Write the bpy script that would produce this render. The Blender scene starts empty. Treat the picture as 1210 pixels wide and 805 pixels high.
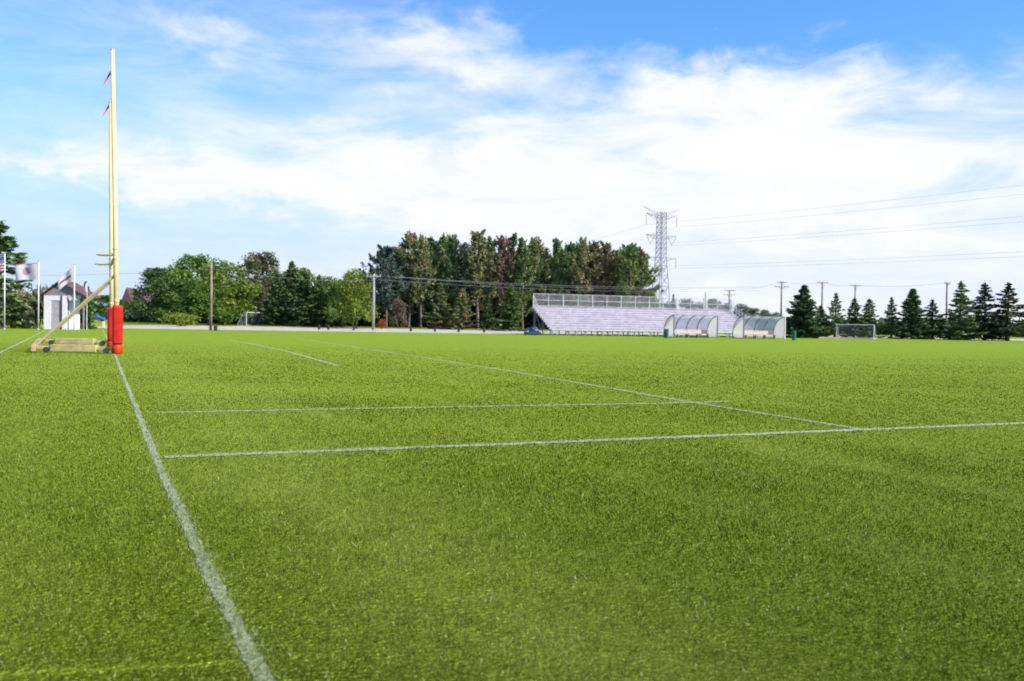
import bpy, math
import numpy as np
from mathutils import Vector, Matrix

R = np.random.RandomState
rad = math.radians
SC = bpy.context.scene
COL = SC.collection

# ------------------------------------------------------------------ camera
F = 1050.0                      # focal length in photo pixels (photo 1210 wide)
H = 1.15                        # eye height, a crouching photographer
PITCH = math.atan(18.0 / F)
ROLL = rad(0.9)
fwd = Vector((0, math.cos(PITCH), -math.sin(PITCH)))
_r = Vector((1, 0, 0)); _u = Vector((0, math.sin(PITCH), math.cos(PITCH)))
cam_r = math.cos(ROLL) * _r + math.sin(ROLL) * _u
cam_u = -math.sin(ROLL) * _r + math.cos(ROLL) * _u
cd = bpy.data.cameras.new('camera'); cam = bpy.data.objects.new('camera', cd); COL.objects.link(cam)
cam.matrix_world = Matrix(((cam_r.x, cam_u.x, -fwd.x, 0), (cam_r.y, cam_u.y, -fwd.y, 0), (cam_r.z, cam_u.z, -fwd.z, H), (0, 0, 0, 1)))
cd.sensor_width = 36; cd.lens = F / 1210 * 36
cd.clip_start = 0.05; cd.clip_end = 9000
cd.dof.use_dof = True; cd.dof.focus_distance = 8.5; cd.dof.aperture_fstop = 2.8
SC.camera = cam


def ray(px, py):
    return fwd + (px - 605) / F * cam_r + (402.5 - py) / F * cam_u


def gnd(px, py):
    """surveyed ground point (x, y) seen at a photo pixel, field plane z = 0"""
    d = ray(px, py); t = H / -d.z
    return d.x * t, d.y * t


def at(px, py, Y):
    d = ray(px, py); t = Y / d.y
    return Vector((d.x * t, Y, H + d.z * t))


def terr(x, y):
    return float(min(max((y - 117 - 0.12 * x) * 0.010, 0.0), 0.62))


def foot(px, Y):
    """ground point under photo column px at depth Y"""
    x = (px - 605) / F * Y
    for _ in range(3):
        z = terr(x, Y)
        d = ray(px, 402.5)
        # column at the pixel row where the ground lies
        py = 384.5 + 0.0157 * (px - 605) + (H - z) / Y * F
        d = ray(px, py); x = d.x * Y / d.y
    return Vector((x, Y, terr(x, Y)))


# ------------------------------------------------------------------ helpers
def mesh_arrays(name, V, faces_list):
    """faces_list: list of int arrays (n,k)"""
    me = bpy.data.meshes.new(name)
    V = np.asarray(V, dtype=np.float32)
    me.vertices.add(len(V)); me.vertices.foreach_set('co', V.ravel())
    loops = np.concatenate([f.ravel() for f in faces_list]).astype(np.int32)
    tot = np.concatenate([np.full(len(f), f.shape[1]) for f in faces_list]).astype(np.int32)
    start = np.concatenate([[0], np.cumsum(tot)[:-1]]).astype(np.int32)
    me.loops.add(len(loops)); me.loops.foreach_set('vertex_index', loops)
    me.polygons.add(len(tot)); me.polygons.foreach_set('loop_start', start)
    try:
        me.polygons.foreach_set('loop_total', tot)
    except Exception:
        pass
    me.update(calc_edges=True); me.validate()
    return me


class MB:
    def __init__(s):
        s.v = []; s.f = []; s.m = []

    def add(s, vs, fs, mi=0):
        o = len(s.v); s.v += [tuple(p) for p in vs]
        s.f += [tuple(i + o for i in f) for f in fs]; s.m += [mi] * len(fs)
        return s

    def box(s, x0, x1, y0, y1, z0, z1, mi=0, M=None):
        vs = [Vector(p) for p in ((x0, y0, z0), (x1, y0, z0), (x1, y1, z0), (x0, y1, z0), (x0, y0, z1), (x1, y0, z1), (x1, y1, z1), (x0, y1, z1))]
        if M is not None: vs = [M @ p for p in vs]
        return s.add(vs, [(0, 3, 2, 1), (4, 5, 6, 7), (0, 1, 5, 4), (1, 2, 6, 5), (2, 3, 7, 6), (3, 0, 4, 7)], mi)

    def bar(s, p0, p1, w, h=None, mi=0):
        p0 = Vector(p0); p1 = Vector(p1); h = h or w
        d = (p1 - p0); L = d.length; d.normalize()
        a = d.cross(Vector((0, 0, 1)))
        if a.length < 1e-3: a = Vector((1, 0, 0))
        a.normalize(); b = a.cross(d)
        M = Matrix(((a.x, d.x, b.x, p0.x), (a.y, d.y, b.y, p0.y), (a.z, d.z, b.z, p0.z), (0, 0, 0, 1)))
        return s.box(-w / 2, w / 2, 0, L, -h / 2, h / 2, mi, M)

    def tube(s, pts, rs, n=8, mi=0, cap=True):
        pts = [Vector(p) for p in pts]
        if not hasattr(rs, '__len__'): rs = [rs] * len(pts)
        vs = []; fs = []
        pa = None
        for i, p in enumerate(pts):
            d = (pts[min(i + 1, len(pts) - 1)] - pts[max(i - 1, 0)]).normalized()
            if pa is None:
                a = d.cross(Vector((0, 0, 1)))
                if a.length < 1e-2: a = d.cross(Vector((0, 1, 0)))
            else:
                a = pa - d * pa.dot(d)
            a.normalize(); pa = a; b = d.cross(a)
            for k in range(n):
                t = 2 * math.pi * k / n
                vs.append(p + (a * math.cos(t) + b * math.sin(t)) * rs[i])
        for i in range(len(pts) - 1):
            for k in range(n):
                k2 = (k + 1) % n
                fs.append((i * n + k, i * n + k2, (i + 1) * n + k2, (i + 1) * n + k))
        if cap:
            fs.append(tuple(reversed(range(n)))); fs.append(tuple(range((len(pts) - 1) * n, len(pts) * n)))
        return s.add(vs, fs, mi)

    def lathe(s, prof, n=16, mi=0, sx=1, sy=1, c=(0, 0, 0)):
        vs = []; fs = []
        for (r, z) in prof:
            for k in range(n):
                t = 2 * math.pi * k / n
                vs.append((c[0] + r * sx * math.cos(t), c[1] + r * sy * math.sin(t), c[2] + z))
        for i in range(len(prof) - 1):
            for k in range(n):
                k2 = (k + 1) % n
                fs.append((i * n + k, i * n + k2, (i + 1) * n + k2, (i + 1) * n + k))
        fs.append(tuple(reversed(range(n)))); fs.append(tuple(range((len(prof) - 1) * n, len(prof) * n)))
        return s.add(vs, fs, mi)

    def build(s, name, mats, parent=None, smooth=False, bevel=0):
        me = bpy.data.meshes.new(name); me.from_pydata(s.v, [], s.f)
        mats = mats if isinstance(mats, (list, tuple)) else [mats]
        for m in mats: me.materials.append(m)
        if len(mats) > 1: me.polygons.foreach_set('material_index', s.m)
        if smooth: me.polygons.foreach_set('use_smooth', [True] * len(me.polygons))
        me.update()
        o = bpy.data.objects.new(name, me); COL.objects.link(o)
        if parent: o.parent = parent
        if bevel:
            b = o.modifiers.new('bevel', 'BEVEL'); b.width = bevel; b.segments = 2; b.limit_method = 'ANGLE'
        return o


def tag(o, label=None, cat=None, group=None, kind=None):
    if label: o['label'] = label
    if cat: o['category'] = cat
    if group: o['group'] = group
    if kind: o['kind'] = kind
    return o


def empty(name, loc, rz=0, label=None, cat=None, group=None):
    o = bpy.data.objects.new(name, None); COL.objects.link(o)
    o.location = loc; o.rotation_euler = (0, 0, rz); o.empty_display_size = 0.2
    return tag(o, label, cat, group)


def link_mesh(name, me, mats, parent=None):
    for m in (mats if isinstance(mats, (list, tuple)) else [mats]): me.materials.append(m)
    o = bpy.data.objects.new(name, me); COL.objects.link(o)
    if parent: o.parent = parent
    return o


def copy_tree(o, parent=None):
    c = o.copy(); COL.objects.link(c)
    if parent: c.parent = parent
    for ch in list(o.children): copy_tree(ch, c)
    return c


# ------------------------------------------------------------------ materials
class NT:
    """tiny node-expression helper"""
    def __init__(s, tree): s.t = tree; s.n = tree.nodes; s.l = tree.links

    def node(s, typ, **kw):
        n = s.n.new(typ)
        for k, v in kw.items(): setattr(n, k, v)
        return n

    def put(s, sock, v):
        if isinstance(v, bpy.types.NodeSocket): s.l.new(v, sock)
        elif v is not None: sock.default_value = v

    def m(s, op, a, b=None, c=None, clamp=False):
        n = s.n.new('ShaderNodeMath'); n.operation = op; n.use_clamp = clamp
        s.put(n.inputs[0], a); s.put(n.inputs[1], b); s.put(n.inputs[2], c)
        return n.outputs[0]

    def mix(s, f, a, b, mode='MIX'):
        n = s.n.new('ShaderNodeMix'); n.data_type = 'RGBA'; n.blend_type = mode
        s.put(n.inputs[0], f)
        for sk, v in ((n.inputs[6], a), (n.inputs[7], b)):
            s.put(sk, (*v, 1) if isinstance(v, tuple) and len(v) == 3 else v)
        return n.outputs[2]

    def noise(s, vec, scale, detail=4, rough=.55, dist=0.0):
        n = s.n.new('ShaderNodeTexNoise'); n.inputs['Scale'].default_value = scale
        n.inputs['Detail'].default_value = detail; n.inputs['Roughness'].default_value = rough
        n.inputs['Distortion'].default_value = dist
        if vec is not None: s.l.new(vec, n.inputs['Vector'])
        return n.outputs['Fac']

    def ss(s, v, a, b, lo=0.0, hi=1.0):
        n = s.n.new('ShaderNodeMapRange'); n.interpolation_type = 'SMOOTHSTEP'
        s.put(n.inputs[0], v)
        for i, x in enumerate((a, b, lo, hi)): s.put(n.inputs[i + 1], x)
        return n.outputs[0]

    def scale(s, vec, sc):
        n = s.n.new('ShaderNodeVectorMath'); n.operation = 'MULTIPLY'; s.l.new(vec, n.inputs[0]); n.inputs[1].default_value = sc
        return n.outputs[0]


def new_mat(name):
    m = bpy.data.materials.new(name); m.use_nodes = True
    nt = m.node_tree; nt.nodes.clear()
    h = NT(nt)
    out = h.node('ShaderNodeOutputMaterial'); b = h.node('ShaderNodeBsdfPrincipled')
    nt.links.new(b.outputs[0], out.inputs[0])
    return m, h, b, out


def paint(name, col, rough=.5, metal=0, var=.12, scale=3.0, spec=.5, dirt=None, bump=0):
    m, h, b, out = new_mat(name)
    tc = h.node('ShaderNodeTexCoord').outputs['Object']
    n1 = h.noise(tc, scale, 5, .6)
    dark = tuple(c * (1 - 2 * var) for c in col); lite = tuple(min(c * (1 + var), 1) for c in col)
    c = h.mix(h.ss(n1, .3, .7), dark, lite)
    if dirt:
        n2 = h.noise(tc, scale * 3.1, 6, .7)
        c = h.mix(h.ss(n2, .56, .72, 0, .75), c, dirt)
    h.put(b.inputs['Base Color'], c)
    h.put(b.inputs['Roughness'], h.ss(n1, .2, .8, max(rough - .12, .05), min(rough + .12, 1)))
    b.inputs['Metallic'].default_value = metal
    b.inputs['Specular IOR Level'].default_value = spec
    if bump:
        bp = h.node('ShaderNodeBump'); bp.inputs['Strength'].default_value = bump
        h.l.new(h.noise(tc, scale * 8, 4), bp.inputs['Height']); h.l.new(bp.outputs[0], b.inputs['Normal'])
    return m


def leafy(name, dark, lite, trans=.3, rough=.55, brown=None, brown_amt=0.0, clump=.25):
    m, h, b, out = new_mat(name)
    geo = h.node('ShaderNodeNewGeometry')
    oi = h.node('ShaderNodeObjectInfo')
    rnd = geo.outputs['Random Per Island']
    n1 = h.noise(geo.outputs['Position'], clump, 3, .6)
    f = h.m('ADD', h.m('MULTIPLY', rnd, .6), h.m('MULTIPLY', h.ss(n1, .32, .68), .5), clamp=True)
    c = h.mix(f, dark, lite)
    c = h.mix(h.m('MULTIPLY', oi.outputs['Random'], .35), c, tuple(x * .55 for x in dark))
    if brown:
        n2 = h.noise(geo.outputs['Position'], clump * 1.7, 2, .5)
        c = h.mix(h.ss(n2, .62 - brown_amt, .74 - brown_amt), c, brown)
    h.put(b.inputs['Base Color'], c); b.inputs['Roughness'].default_value = rough
    b.inputs['Specular IOR Level'].default_value = .3
    tr = h.node('ShaderNodeBsdfTranslucent'); h.put(tr.inputs[0], h.mix(1.0, c, (1.0, 1.15, .55), 'MULTIPLY'))
    mx = h.node('ShaderNodeMixShader'); mx.inputs[0].default_value = trans
    h.l.new(b.outputs[0], mx.inputs[1]); h.l.new(tr.outputs[0], mx.inputs[2]); h.l.new(mx.outputs[0], out.inputs[0])
    return m


M = {}
M['yellow'] = paint('goal_yellow_paint', (.66, .54, .28), .4, var=.06, dirt=(.48, .35, .14))
M['beam'] = paint('goal_beam_paint', (.60, .46, .20), .5, var=.12, dirt=(.36, .27, .13))
M['beam_red'] = paint('rear_beam_paint', (.5, .3, .16), .5, var=.1)
M['red'] = paint('red_vinyl_pad', (.50, .014, .006), .5, var=.12, scale=4, spec=.25, dirt=(.36, .02, .012), bump=.35)
M['orange'] = paint('orange_vinyl', (.58, .045, .006), .5, var=.12, scale=4, spec=.25)
M['ribbon'] = paint('red_ribbon', (.75, .05, .06), .7)
M['black'] = paint('black_rubber', (.02, .02, .022), .7)
M['white'] = paint('white_paint', (.78, .78, .78), .5, var=.05)
M['goal_white'] = paint('dull_white_paint', (.60, .60, .63), .6, var=.08)
M['net'] = paint('white_net', (.36, .36, .40), .8)
M['alu'] = paint('aluminium_plank', (.62, .57, .64), .5, metal=.1, var=.08, scale=1.5)
M['alu_shade'] = paint('aluminium_foot_plank', (.34, .31, .37), .55, metal=.1, var=.12, scale=1.5)  # foot planks and risers coloured darker to imitate shade in the row gaps
M['galv'] = paint('galvanised_steel', (.42, .42, .45), .5, metal=.4, var=.1)
M['rail'] = paint('rail_steel', (.55, .54, .58), .45, metal=.3, var=.1)
M['tower'] = paint('tower_steel', (.29, .29, .37), .5, metal=.1, var=.1)
M['wire'] = paint('wire_grey', (.22, .22, .24), .6); M['hv_wire'] = paint('aluminium_conductor', (.50, .50, .54), .5)
M['wood_pole'] = paint('weathered_pole_wood', (.27, .215, .17), .85, var=.2, scale=2, bump=.3)
M['grey_pole'] = paint('grey_pole_wood', (.34, .32, .31), .85, var=.15, scale=2, bump=.3)
M['bollard'] = paint('dark_post_wood', (.035, .03, .026), .9, var=.2)
M['green'] = paint('green_plastic', (.01, .13, .07), .45, var=.1)
M['dug'] = paint('dugout_frame', (.18, .20, .17), .5, var=.1)
M['bench'] = paint('bench_plank', (.45, .36, .33), .6, var=.1)
M['blue'] = paint('blue_vinyl', (.012, .03, .11), .5, var=.2)
M['bark'] = paint('bark', (.10, .075, .06), .95, var=.25, scale=2, bump=.5)
M['bark2'] = paint('pine_bark', (.17, .115, .095), .95, var=.25, scale=2, bump=.5)
M['roof'] = paint('shingle_roof', (.115, .065, .07), .85, var=.2, scale=6, bump=.4)
M['wall_w'] = paint('white_siding', (.84, .80, .86), .6, var=.04)
M['door_g'] = paint('grey_door', (.46, .42, .46), .6, var=.1, dirt=(.4, .27, .2))
M['wall_m'] = paint('mauve_siding', (.30, .25, .27), .7, var=.1)
M['glass'] = paint('dark_glass', (.03, .035, .045), .1, spec=.8)
M['carblue'] = paint('blue_car_paint', (.03, .10, .42), .25, var=.03, spec=.7)
M['darkstrip'] = paint('dark_trim', (.05, .04, .05), .6)

mm, h, b, out = new_mat('translucent_panel')
tc = h.node('ShaderNodeTexCoord').outputs['Object']
c = h.mix(h.noise(tc, 2.2, 4), (.90, .88, .82), (.95, .94, .90))
h.put(b.inputs['Base Color'], c); b.inputs['Roughness'].default_value = .35
tr = h.node('ShaderNodeBsdfTranslucent'); h.put(tr.inputs[0], c)
tp = h.node('ShaderNodeBsdfTransparent'); tp.inputs[0].default_value = (.9, .9, .88, 1)
m1 = h.node('ShaderNodeMixShader'); m1.inputs[0].default_value = .68
h.l.new(b.outputs[0], m1.inputs[1]); h.l.new(tr.outputs[0], m1.inputs[2])
m2 = h.node('ShaderNodeMixShader'); m2.inputs[0].default_value = .42
h.l.new(m1.outputs[0], m2.inputs[1]); h.l.new(tp.outputs[0], m2.inputs[2]); h.l.new(m2.outputs[0], out.inputs[0])
M['panel'] = mm

# foliage
M['leaf_dark'] = leafy('leaf_dark_green', (0.037, 0.079, 0.023), (0.124, 0.219, 0.042))
M['leaf_mid'] = leafy('leaf_mid_green', (0.063, 0.130, 0.027), (0.200, 0.315, 0.050))
M['leaf_yellow'] = leafy('leaf_yellow_green', (0.089, 0.154, 0.023), (0.268, 0.332, 0.046))
M['leaf_olive'] = leafy('leaf_olive', (0.076, 0.094, 0.041), (0.195, 0.195, 0.085), brown=(0.238, 0.186, 0.128), brown_amt=.12)
M['needle'] = leafy('needle_green', (0.038, 0.082, 0.038), (0.124, 0.213, 0.077), .2)
M['needle_mid'] = leafy('needle_mid_green', (0.060, 0.124, 0.043), (0.224, 0.311, 0.095), .22)
M['needle_green'] = leafy('needle_fresh_green', (.032, .058, .022), (.105, .140, .045), .25)
M['needle_blue'] = leafy('needle_blue_green', (0.048, 0.079, 0.079), (0.131, 0.184, 0.163), .2)
M['needle_olive'] = leafy('needle_olive', (0.092, 0.123, 0.053), (0.308, 0.324, 0.123), .22, brown=(0.437, 0.275, 0.178), brown_amt=.06)
M['needle_brown'] = leafy('needle_brown', (0.081, 0.070, 0.043), (0.230, 0.176, 0.115), .2, brown=(0.243, 0.162, 0.121), brown_amt=.0)
M['needle_pink'] = leafy('needle_rust', (0.098, 0.068, 0.052), (0.267, 0.169, 0.137), .2)
M['leaf_far'] = leafy('leaf_far_hazed', (0.114, 0.145, 0.124), (0.217, 0.259, 0.197), .2)  # greyed and paled so the leaf colour itself imitates haze
M['leaf_red'] = leafy('leaf_red_orange', (0.250, 0.030, 0.010), (0.450, 0.160, 0.030), .25)

# ------------------------------------------------------------------ ground materials
def turf_mat(name, base, pale, dark, blades=False):
    m, h, b, out = new_mat(name)
    geo = h.node('ShaderNodeNewGeometry'); P = geo.outputs['Position']
    big = h.noise(h.scale(P, (.10, .055, .1)), 1.0, 5, .6, .4)
    mid = h.noise(h.scale(P, (.55, .4, .5)), 1.0, 5, .62, .3)
    fine = h.noise(h.scale(P, (1, 1, 1)), 5.0, 4, .7)
    sp = h.node('ShaderNodeSeparateXYZ'); h.l.new(P, sp.inputs[0])
    rv = h.node('ShaderNodeVectorRotate'); rv.rotation_type = 'Z_AXIS'; h.l.new(P, rv.inputs['Vector']); rv.inputs['Angle'].default_value = rad(-25); rotv = rv.outputs[0]
    # mower passes run parallel to the goal line
    s = h.m('ADD', h.m('MULTIPLY', sp.outputs[0], .906), h.m('MULTIPLY', sp.outputs[1], .422))
    stripe = h.m('SINE', h.m('ADD', h.m('MULTIPLY', s, .9), h.m('MULTIPLY', mid, 3.0)))
    f = h.m('ADD', h.m('MULTIPLY', h.ss(big, .35, .65), .42), h.m('MULTIPLY', h.ss(mid, .3, .7), .38))
    f = h.m('ADD', f, h.m('MULTIPLY', stripe, .05))
    f = h.m('ADD', f, h.m('MULTIPLY', h.ss(fine, .3, .7, -.12, .12), 1.0), clamp=True)
    c = h.mix(f, dark, base)
    c = h.mix(h.ss(mid, .52, .74, 0, .7), c, pale)
    streak = h.noise(h.scale(rotv, (.9, .13, 1)), 1.0, 4, .6)
    c = h.mix(h.ss(streak, .50, .70, 0, .65), c, pale)
    # worn bands trodden along the goal line
    for s0_, w_, am in ((1.45, .75, .6), (-.75, .6, .4)):
        q = h.m('DIVIDE', h.m('SUBTRACT', h.m('ADD', s, h.m('MULTIPLY', h.m('SUBTRACT', mid, .5), 1.6)), s0_), w_)
        g_ = h.m('EXPONENT', h.m('MULTIPLY', h.m('MULTIPLY', q, q), -1.0))
        c = h.mix(h.m('MULTIPLY', h.m('MULTIPLY', g_, h.ss(fine, .25, .65, .25, 1.0)), am), c, pale)
    if blades:
        rnd = geo.outputs['Random Per Island']
        c = h.mix(h.ss(rnd, .35, 1.0, .0, .95), c, h.mix(1.0, c, (2.7, 2.6, 1.6), 'MULTIPLY'))
        c = h.mix(h.m('GREATER_THAN', rnd, .982), c, (.50, .53, .28))  # few pale dry blades, their colour also standing in for sun glints
        c = h.mix(h.m('LESS_THAN', rnd, .03), c, (.09, .075, .02))
        b.inputs['Roughness'].default_value = .5; b.inputs['Specular IOR Level'].default_value = .02
        h.put(b.inputs['Base Color'], c)
        tr = h.node('ShaderNodeBsdfTranslucent'); h.put(tr.inputs[0], h.mix(1.0, c, (1.1, 1.1, .5), 'MULTIPLY'))
        mx = h.node('ShaderNodeMixShader'); mx.inputs[0].default_value = .35
        h.l.new(b.outputs[0], mx.inputs[1]); h.l.new(tr.outputs[0], mx.inputs[2]); h.l.new(mx.outputs[0], out.inputs[0])
    else:
        h.put(b.inputs['Base Color'], c)
        b.inputs['Roughness'].default_value = .85; b.inputs['Specular IOR Level'].default_value = .1
        b.inputs['Sheen Weight'].default_value = 1.0; b.inputs['Sheen Roughness'].default_value = .31; b.inputs['Sheen Tint'].default_value = (.84, .97, .07, 1)
        bp = h.node('ShaderNodeBump'); bp.inputs['Strength'].default_value = .5; bp.inputs['Distance'].default_value = .03
        h.l.new(h.noise(P, 40, 3, .7), bp.inputs['Height']); h.l.new(bp.outputs[0], b.inputs['Normal'])
    return m


M['turf'] = turf_mat('turf_sheet', (.034, .048, .0015), (.070, .080, .012), (.022, .034, .001))
M['blade'] = turf_mat('grass_blade', (.061, .102, .0002), (.142, .176, .048), (.017, .037, .0001), True)
M['rough'] = turf_mat('rough_grass', (.13, .175, .025), (.17, .19, .06), (.09, .13, .016))
M['gravel'] = paint('pale_gravel', (.47, .42, .34), .95, var=.15, scale=.6, bump=.4)

mm, h, b, out = new_mat('line_paint')
geo = h.node('ShaderNodeNewGeometry'); P = geo.outputs['Position']
n1 = h.noise(P, 55, 4, .7); n2 = h.noise(P, 2.6, 4, .6)
f = h.m('ADD', h.ss(n1, .42, .60, 0, .70), h.ss(n2, .42, .72, 0, .40))
rnd = geo.outputs['Random Per Island']
f = h.m('ADD', f, h.m('MULTIPLY', rnd, .25), clamp=True)
c = h.mix(f, (.31, .34, .19), (.065, .10, .018))
h.put(b.inputs['Base Color'], c); b.inputs['Roughness'].default_value = .8; b.inputs['Specular IOR Level'].default_value = .2
b.inputs['Sheen Weight'].default_value = 1.0; b.inputs['Sheen Roughness'].default_value = .31; b.inputs['Sheen Tint'].default_value = (1, .98, .60, 1)
M['line'] = mm
M['line_worn'] = mm.copy(); M['line_worn'].name = 'line_paint_worn'
for n_ in M['line_worn'].node_tree.nodes:
    if n_.type == 'MIX': n_.inputs[6].default_value = (.26, .30, .14, 1); n_.inputs[7].default_value = (.09, .13, .025, 1)

# ------------------------------------------------------------------ ground, field, path
def grid_sheet(name, xs, ys, zf, mat, keep=None):
    V = [(x, y, zf(x, y)) for y in ys for x in xs]; n = len(xs); Fs = []
    for j in range(len(ys) - 1):
        for i in range(n - 1):
            Fs.append((j * n + i, j * n + i + 1, (j + 1) * n + i + 1, (j + 1) * n + i))
    mb = MB(); mb.add(V, Fs)
    o = mb.build(name, mat, smooth=True); tag(o, kind='structure')
    return o


xs = [-4000, -1500, -600, -300] + list(np.linspace(-200, 200, 41)) + [300, 600, 1500, 4000]
ys = [-600, -100, -20, 0, 40, 80] + list(np.linspace(96, 220, 32)) + [300, 500, 1000, 2500, 6000]
grid_sheet('ground', xs, ys, terr, M['rough'])
edge_l = lambda x: 109 + .12 * x
xs = np.linspace(-140, 140, 57)
mb = MB(); V = []; Fs = []
for x in xs:
    V += [(x, -30, .004), (x, 40, .004), (x, edge_l(x) + 2.5, .004)]
for i in range(len(xs) - 1):
    for k in range(2):
        Fs.append((3 * i + k, 3 * i + 3 + k, 3 * i + 4 + k, 3 * i + 1 + k))
mb.add(V, Fs); tag(mb.build('field', M['turf']), kind='structure')
# pale gravel path along the far edge
rg = R(4)
xs = np.linspace(-56, 150, 104); V = []; Fs = []
for x in xs:
    y0 = 116 + .14 * x + rg.uniform(-.6, .6) + (4 if x > 28 else 0)
    y1 = 146 + .10 * x + rg.uniform(-1, 1) - (9 if x > 28 else 0)
    for k in range(7):
        y = y0 + (y1 - y0) * k / 6; V.append((x, y, terr(x, y) + .012))
for i in range(len(xs) - 1):
    for k in range(6):
        Fs.append((7 * i + k, 7 * i + 7 + k, 7 * i + 8 + k, 7 * i + 1 + k))
mb = MB(); mb.add(V, Fs); tag(mb.build('gravel_path', M['gravel'], smooth=True), kind='structure')

# ------------------------------------------------------------------ field markings and grass
LINES = []


def line(name, pts, width, cover=1.0):
    LINES.append((name, [Vector((*gnd(*p), 0)) for p in pts], width, cover))


line('goal_line_marking', [(330, 832), (309, 802), (251.5, 687), (190, 556), (136, 420), (121, 389)], .082)
line('bright_cross_line_marking', [(194, 541), (603, 525.5), (1017, 508.5), (1300, 497)], .19)
line('faint_cross_line_marking', [(185, 488.3), (395, 484), (790, 477), (860, 475)], .16, .80)
line('long_lengthwise_line_marking', [(1017, 508), (806, 474), (603, 439), (402, 407.5), (350, 400)], .13, .8)
line('short_lengthwise_line_marking', [(399, 432.5), (345, 417), (302, 407.5), (270, 402)], .14, .8)
line('touch_line_marking', [(-40, 440), (0, 417), (33, 401), (58, 388)], .11, 1)


def seg_dist(x, y, pts):
    best = np.full(x.shape, 1e9)
    for a, b_ in zip(pts[:-1], pts[1:]):
        dx, dy = b_.x - a.x, b_.y - a.y; L2 = dx * dx + dy * dy
        t = np.clip(((x - a.x) * dx + (y - a.y) * dy) / L2, 0, 1)
        best = np.minimum(best, np.hypot(x - a.x - t * dx, y - a.y - t * dy))
    return best


def wob(x, y, s, seed):
    r = R(seed); v = 0
    for k in range(6):
        a = r.uniform(0, 6.28); fq = s * r.uniform(.5, 2.2)
        v = v + np.sin((x * math.cos(a) + y * math.sin(a)) * fq + r.uniform(0, 6.28))
    return v / 3.0


r = R(11)
N = 1300000
d = np.exp(r.uniform(math.log(2.2), math.log(62), N))
keep = (r.uniform(0, 1, N) < np.clip((46 - d) / 41, 0, 1) ** 1.1)
d = d[keep]; N = len(d)
X = r.uniform(-1, 1, N) * (.63 * d + 1.3); Yb = d
clear = r.uniform(0, 1, N)
SEAMS = [[Vector((*gnd(*p), 0)) for p in s] for s in ([(0, 800), (300, 785)], [(120, 606), (205, 598)], [(720, 546), (900, 548)])]
hgt = (.010 + .025 * r.uniform(0, 1, N) ** 1.5) * (1 + .22 * wob(X, Yb, .8, 5))
for s in SEAMS:
    q = seg_dist(X, Yb, s) < .018
    hgt = np.where(q, hgt * .3, hgt)
wid = .0026 * r.uniform(.7, 1.4, N) * np.maximum(1, d / 4.0) ** .95
yaw = r.uniform(0, 2 * math.pi, N)
lean = np.abs(r.normal(.85, .38, N))
ldir = r.uniform(0, 2 * math.pi, N) * .62 + 2.2 * wob(X, Yb, .35, 8)
which = np.full(N, -1)
for i, (nm, pts, w, cover) in enumerate(LINES):
    dist = seg_dist(X, Yb, pts)
    ww = w / 2 * (1 + .18 * wob(X, Yb, 9, 20 + i)) + r.normal(0, .016, N)
    q = (dist < ww) & (r.uniform(0, 1, N) < .74 * (cover * .5 + .5)) & (r.uniform(0, 1, N) < .75 + .5 * cover + .35 * wob(X, Yb, 3.0, 40 + i))
    which[q] = i
sx, sy = np.cos(yaw), np.sin(yaw)
lx, ly = np.cos(ldir) * np.sin(lean) * hgt, np.sin(ldir) * np.sin(lean) * hgt
lz = np.cos(lean) * hgt
B = np.stack([X, Yb, np.full(N, .002)], 1)
midp = B + np.stack([lx * .38, ly * .38, lz * .6], 1)
side = np.stack([sx * wid * .5, sy * wid * .5, np.zeros(N)], 1)
tip = B + np.stack([lx, ly, lz], 1)
VV = np.stack([B, midp - side, midp + side, tip], 1)      # N,4,3


def blade_mesh(name, sel, extraV=None, extraF=None):
    v = VV[sel].reshape(-1, 3); n = len(v) // 4
    k = np.arange(n)[:, None] * 4
    tris = np.concatenate([k + np.array([[0, 2, 1]]), k + np.array([[1, 2, 3]])])
    fl = [tris]
    if extraV is not None:
        fl.append(np.asarray(extraF) + len(v)); v = np.concatenate([v, np.asarray(extraV)])
    return mesh_arrays(name, v, fl)


o = link_mesh('grass', blade_mesh('grass', which < 0), M['blade']); tag(o, kind='stuff')
rl = R(77)
for i, (nm, pts, w, cover) in enumerate(LINES):
    V = []; Fs = []; left = []
    for a, b_ in zip(pts[:-1], pts[1:]):
        L = (b_ - a).length; n = max(2, int(L / max(.06, L / 160)))
        dd = (b_ - a).normalized(); nn = Vector((-dd.y, dd.x, 0))
        for k in range(n + (1 if b_ is pts[-1] else 0)):
            p = a + (b_ - a) * k / n
            j1, j2 = rl.uniform(.24, .47, 2) * w
            left.append((p + nn * j1, p - nn * j2))
    for (p, q) in left: V += [(p.x, p.y, .0075 + .0005 * i), (q.x, q.y, .0075 + .0005 * i)]
    for k in range(len(left) - 1): Fs.append((2 * k, 2 * k + 1, 2 * k + 3, 2 * k + 2))
    o = link_mesh(nm, blade_mesh(nm, which == i, V, Fs), M['line'] if cover > .9 else M['line_worn']); tag(o, kind='structure')

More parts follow.
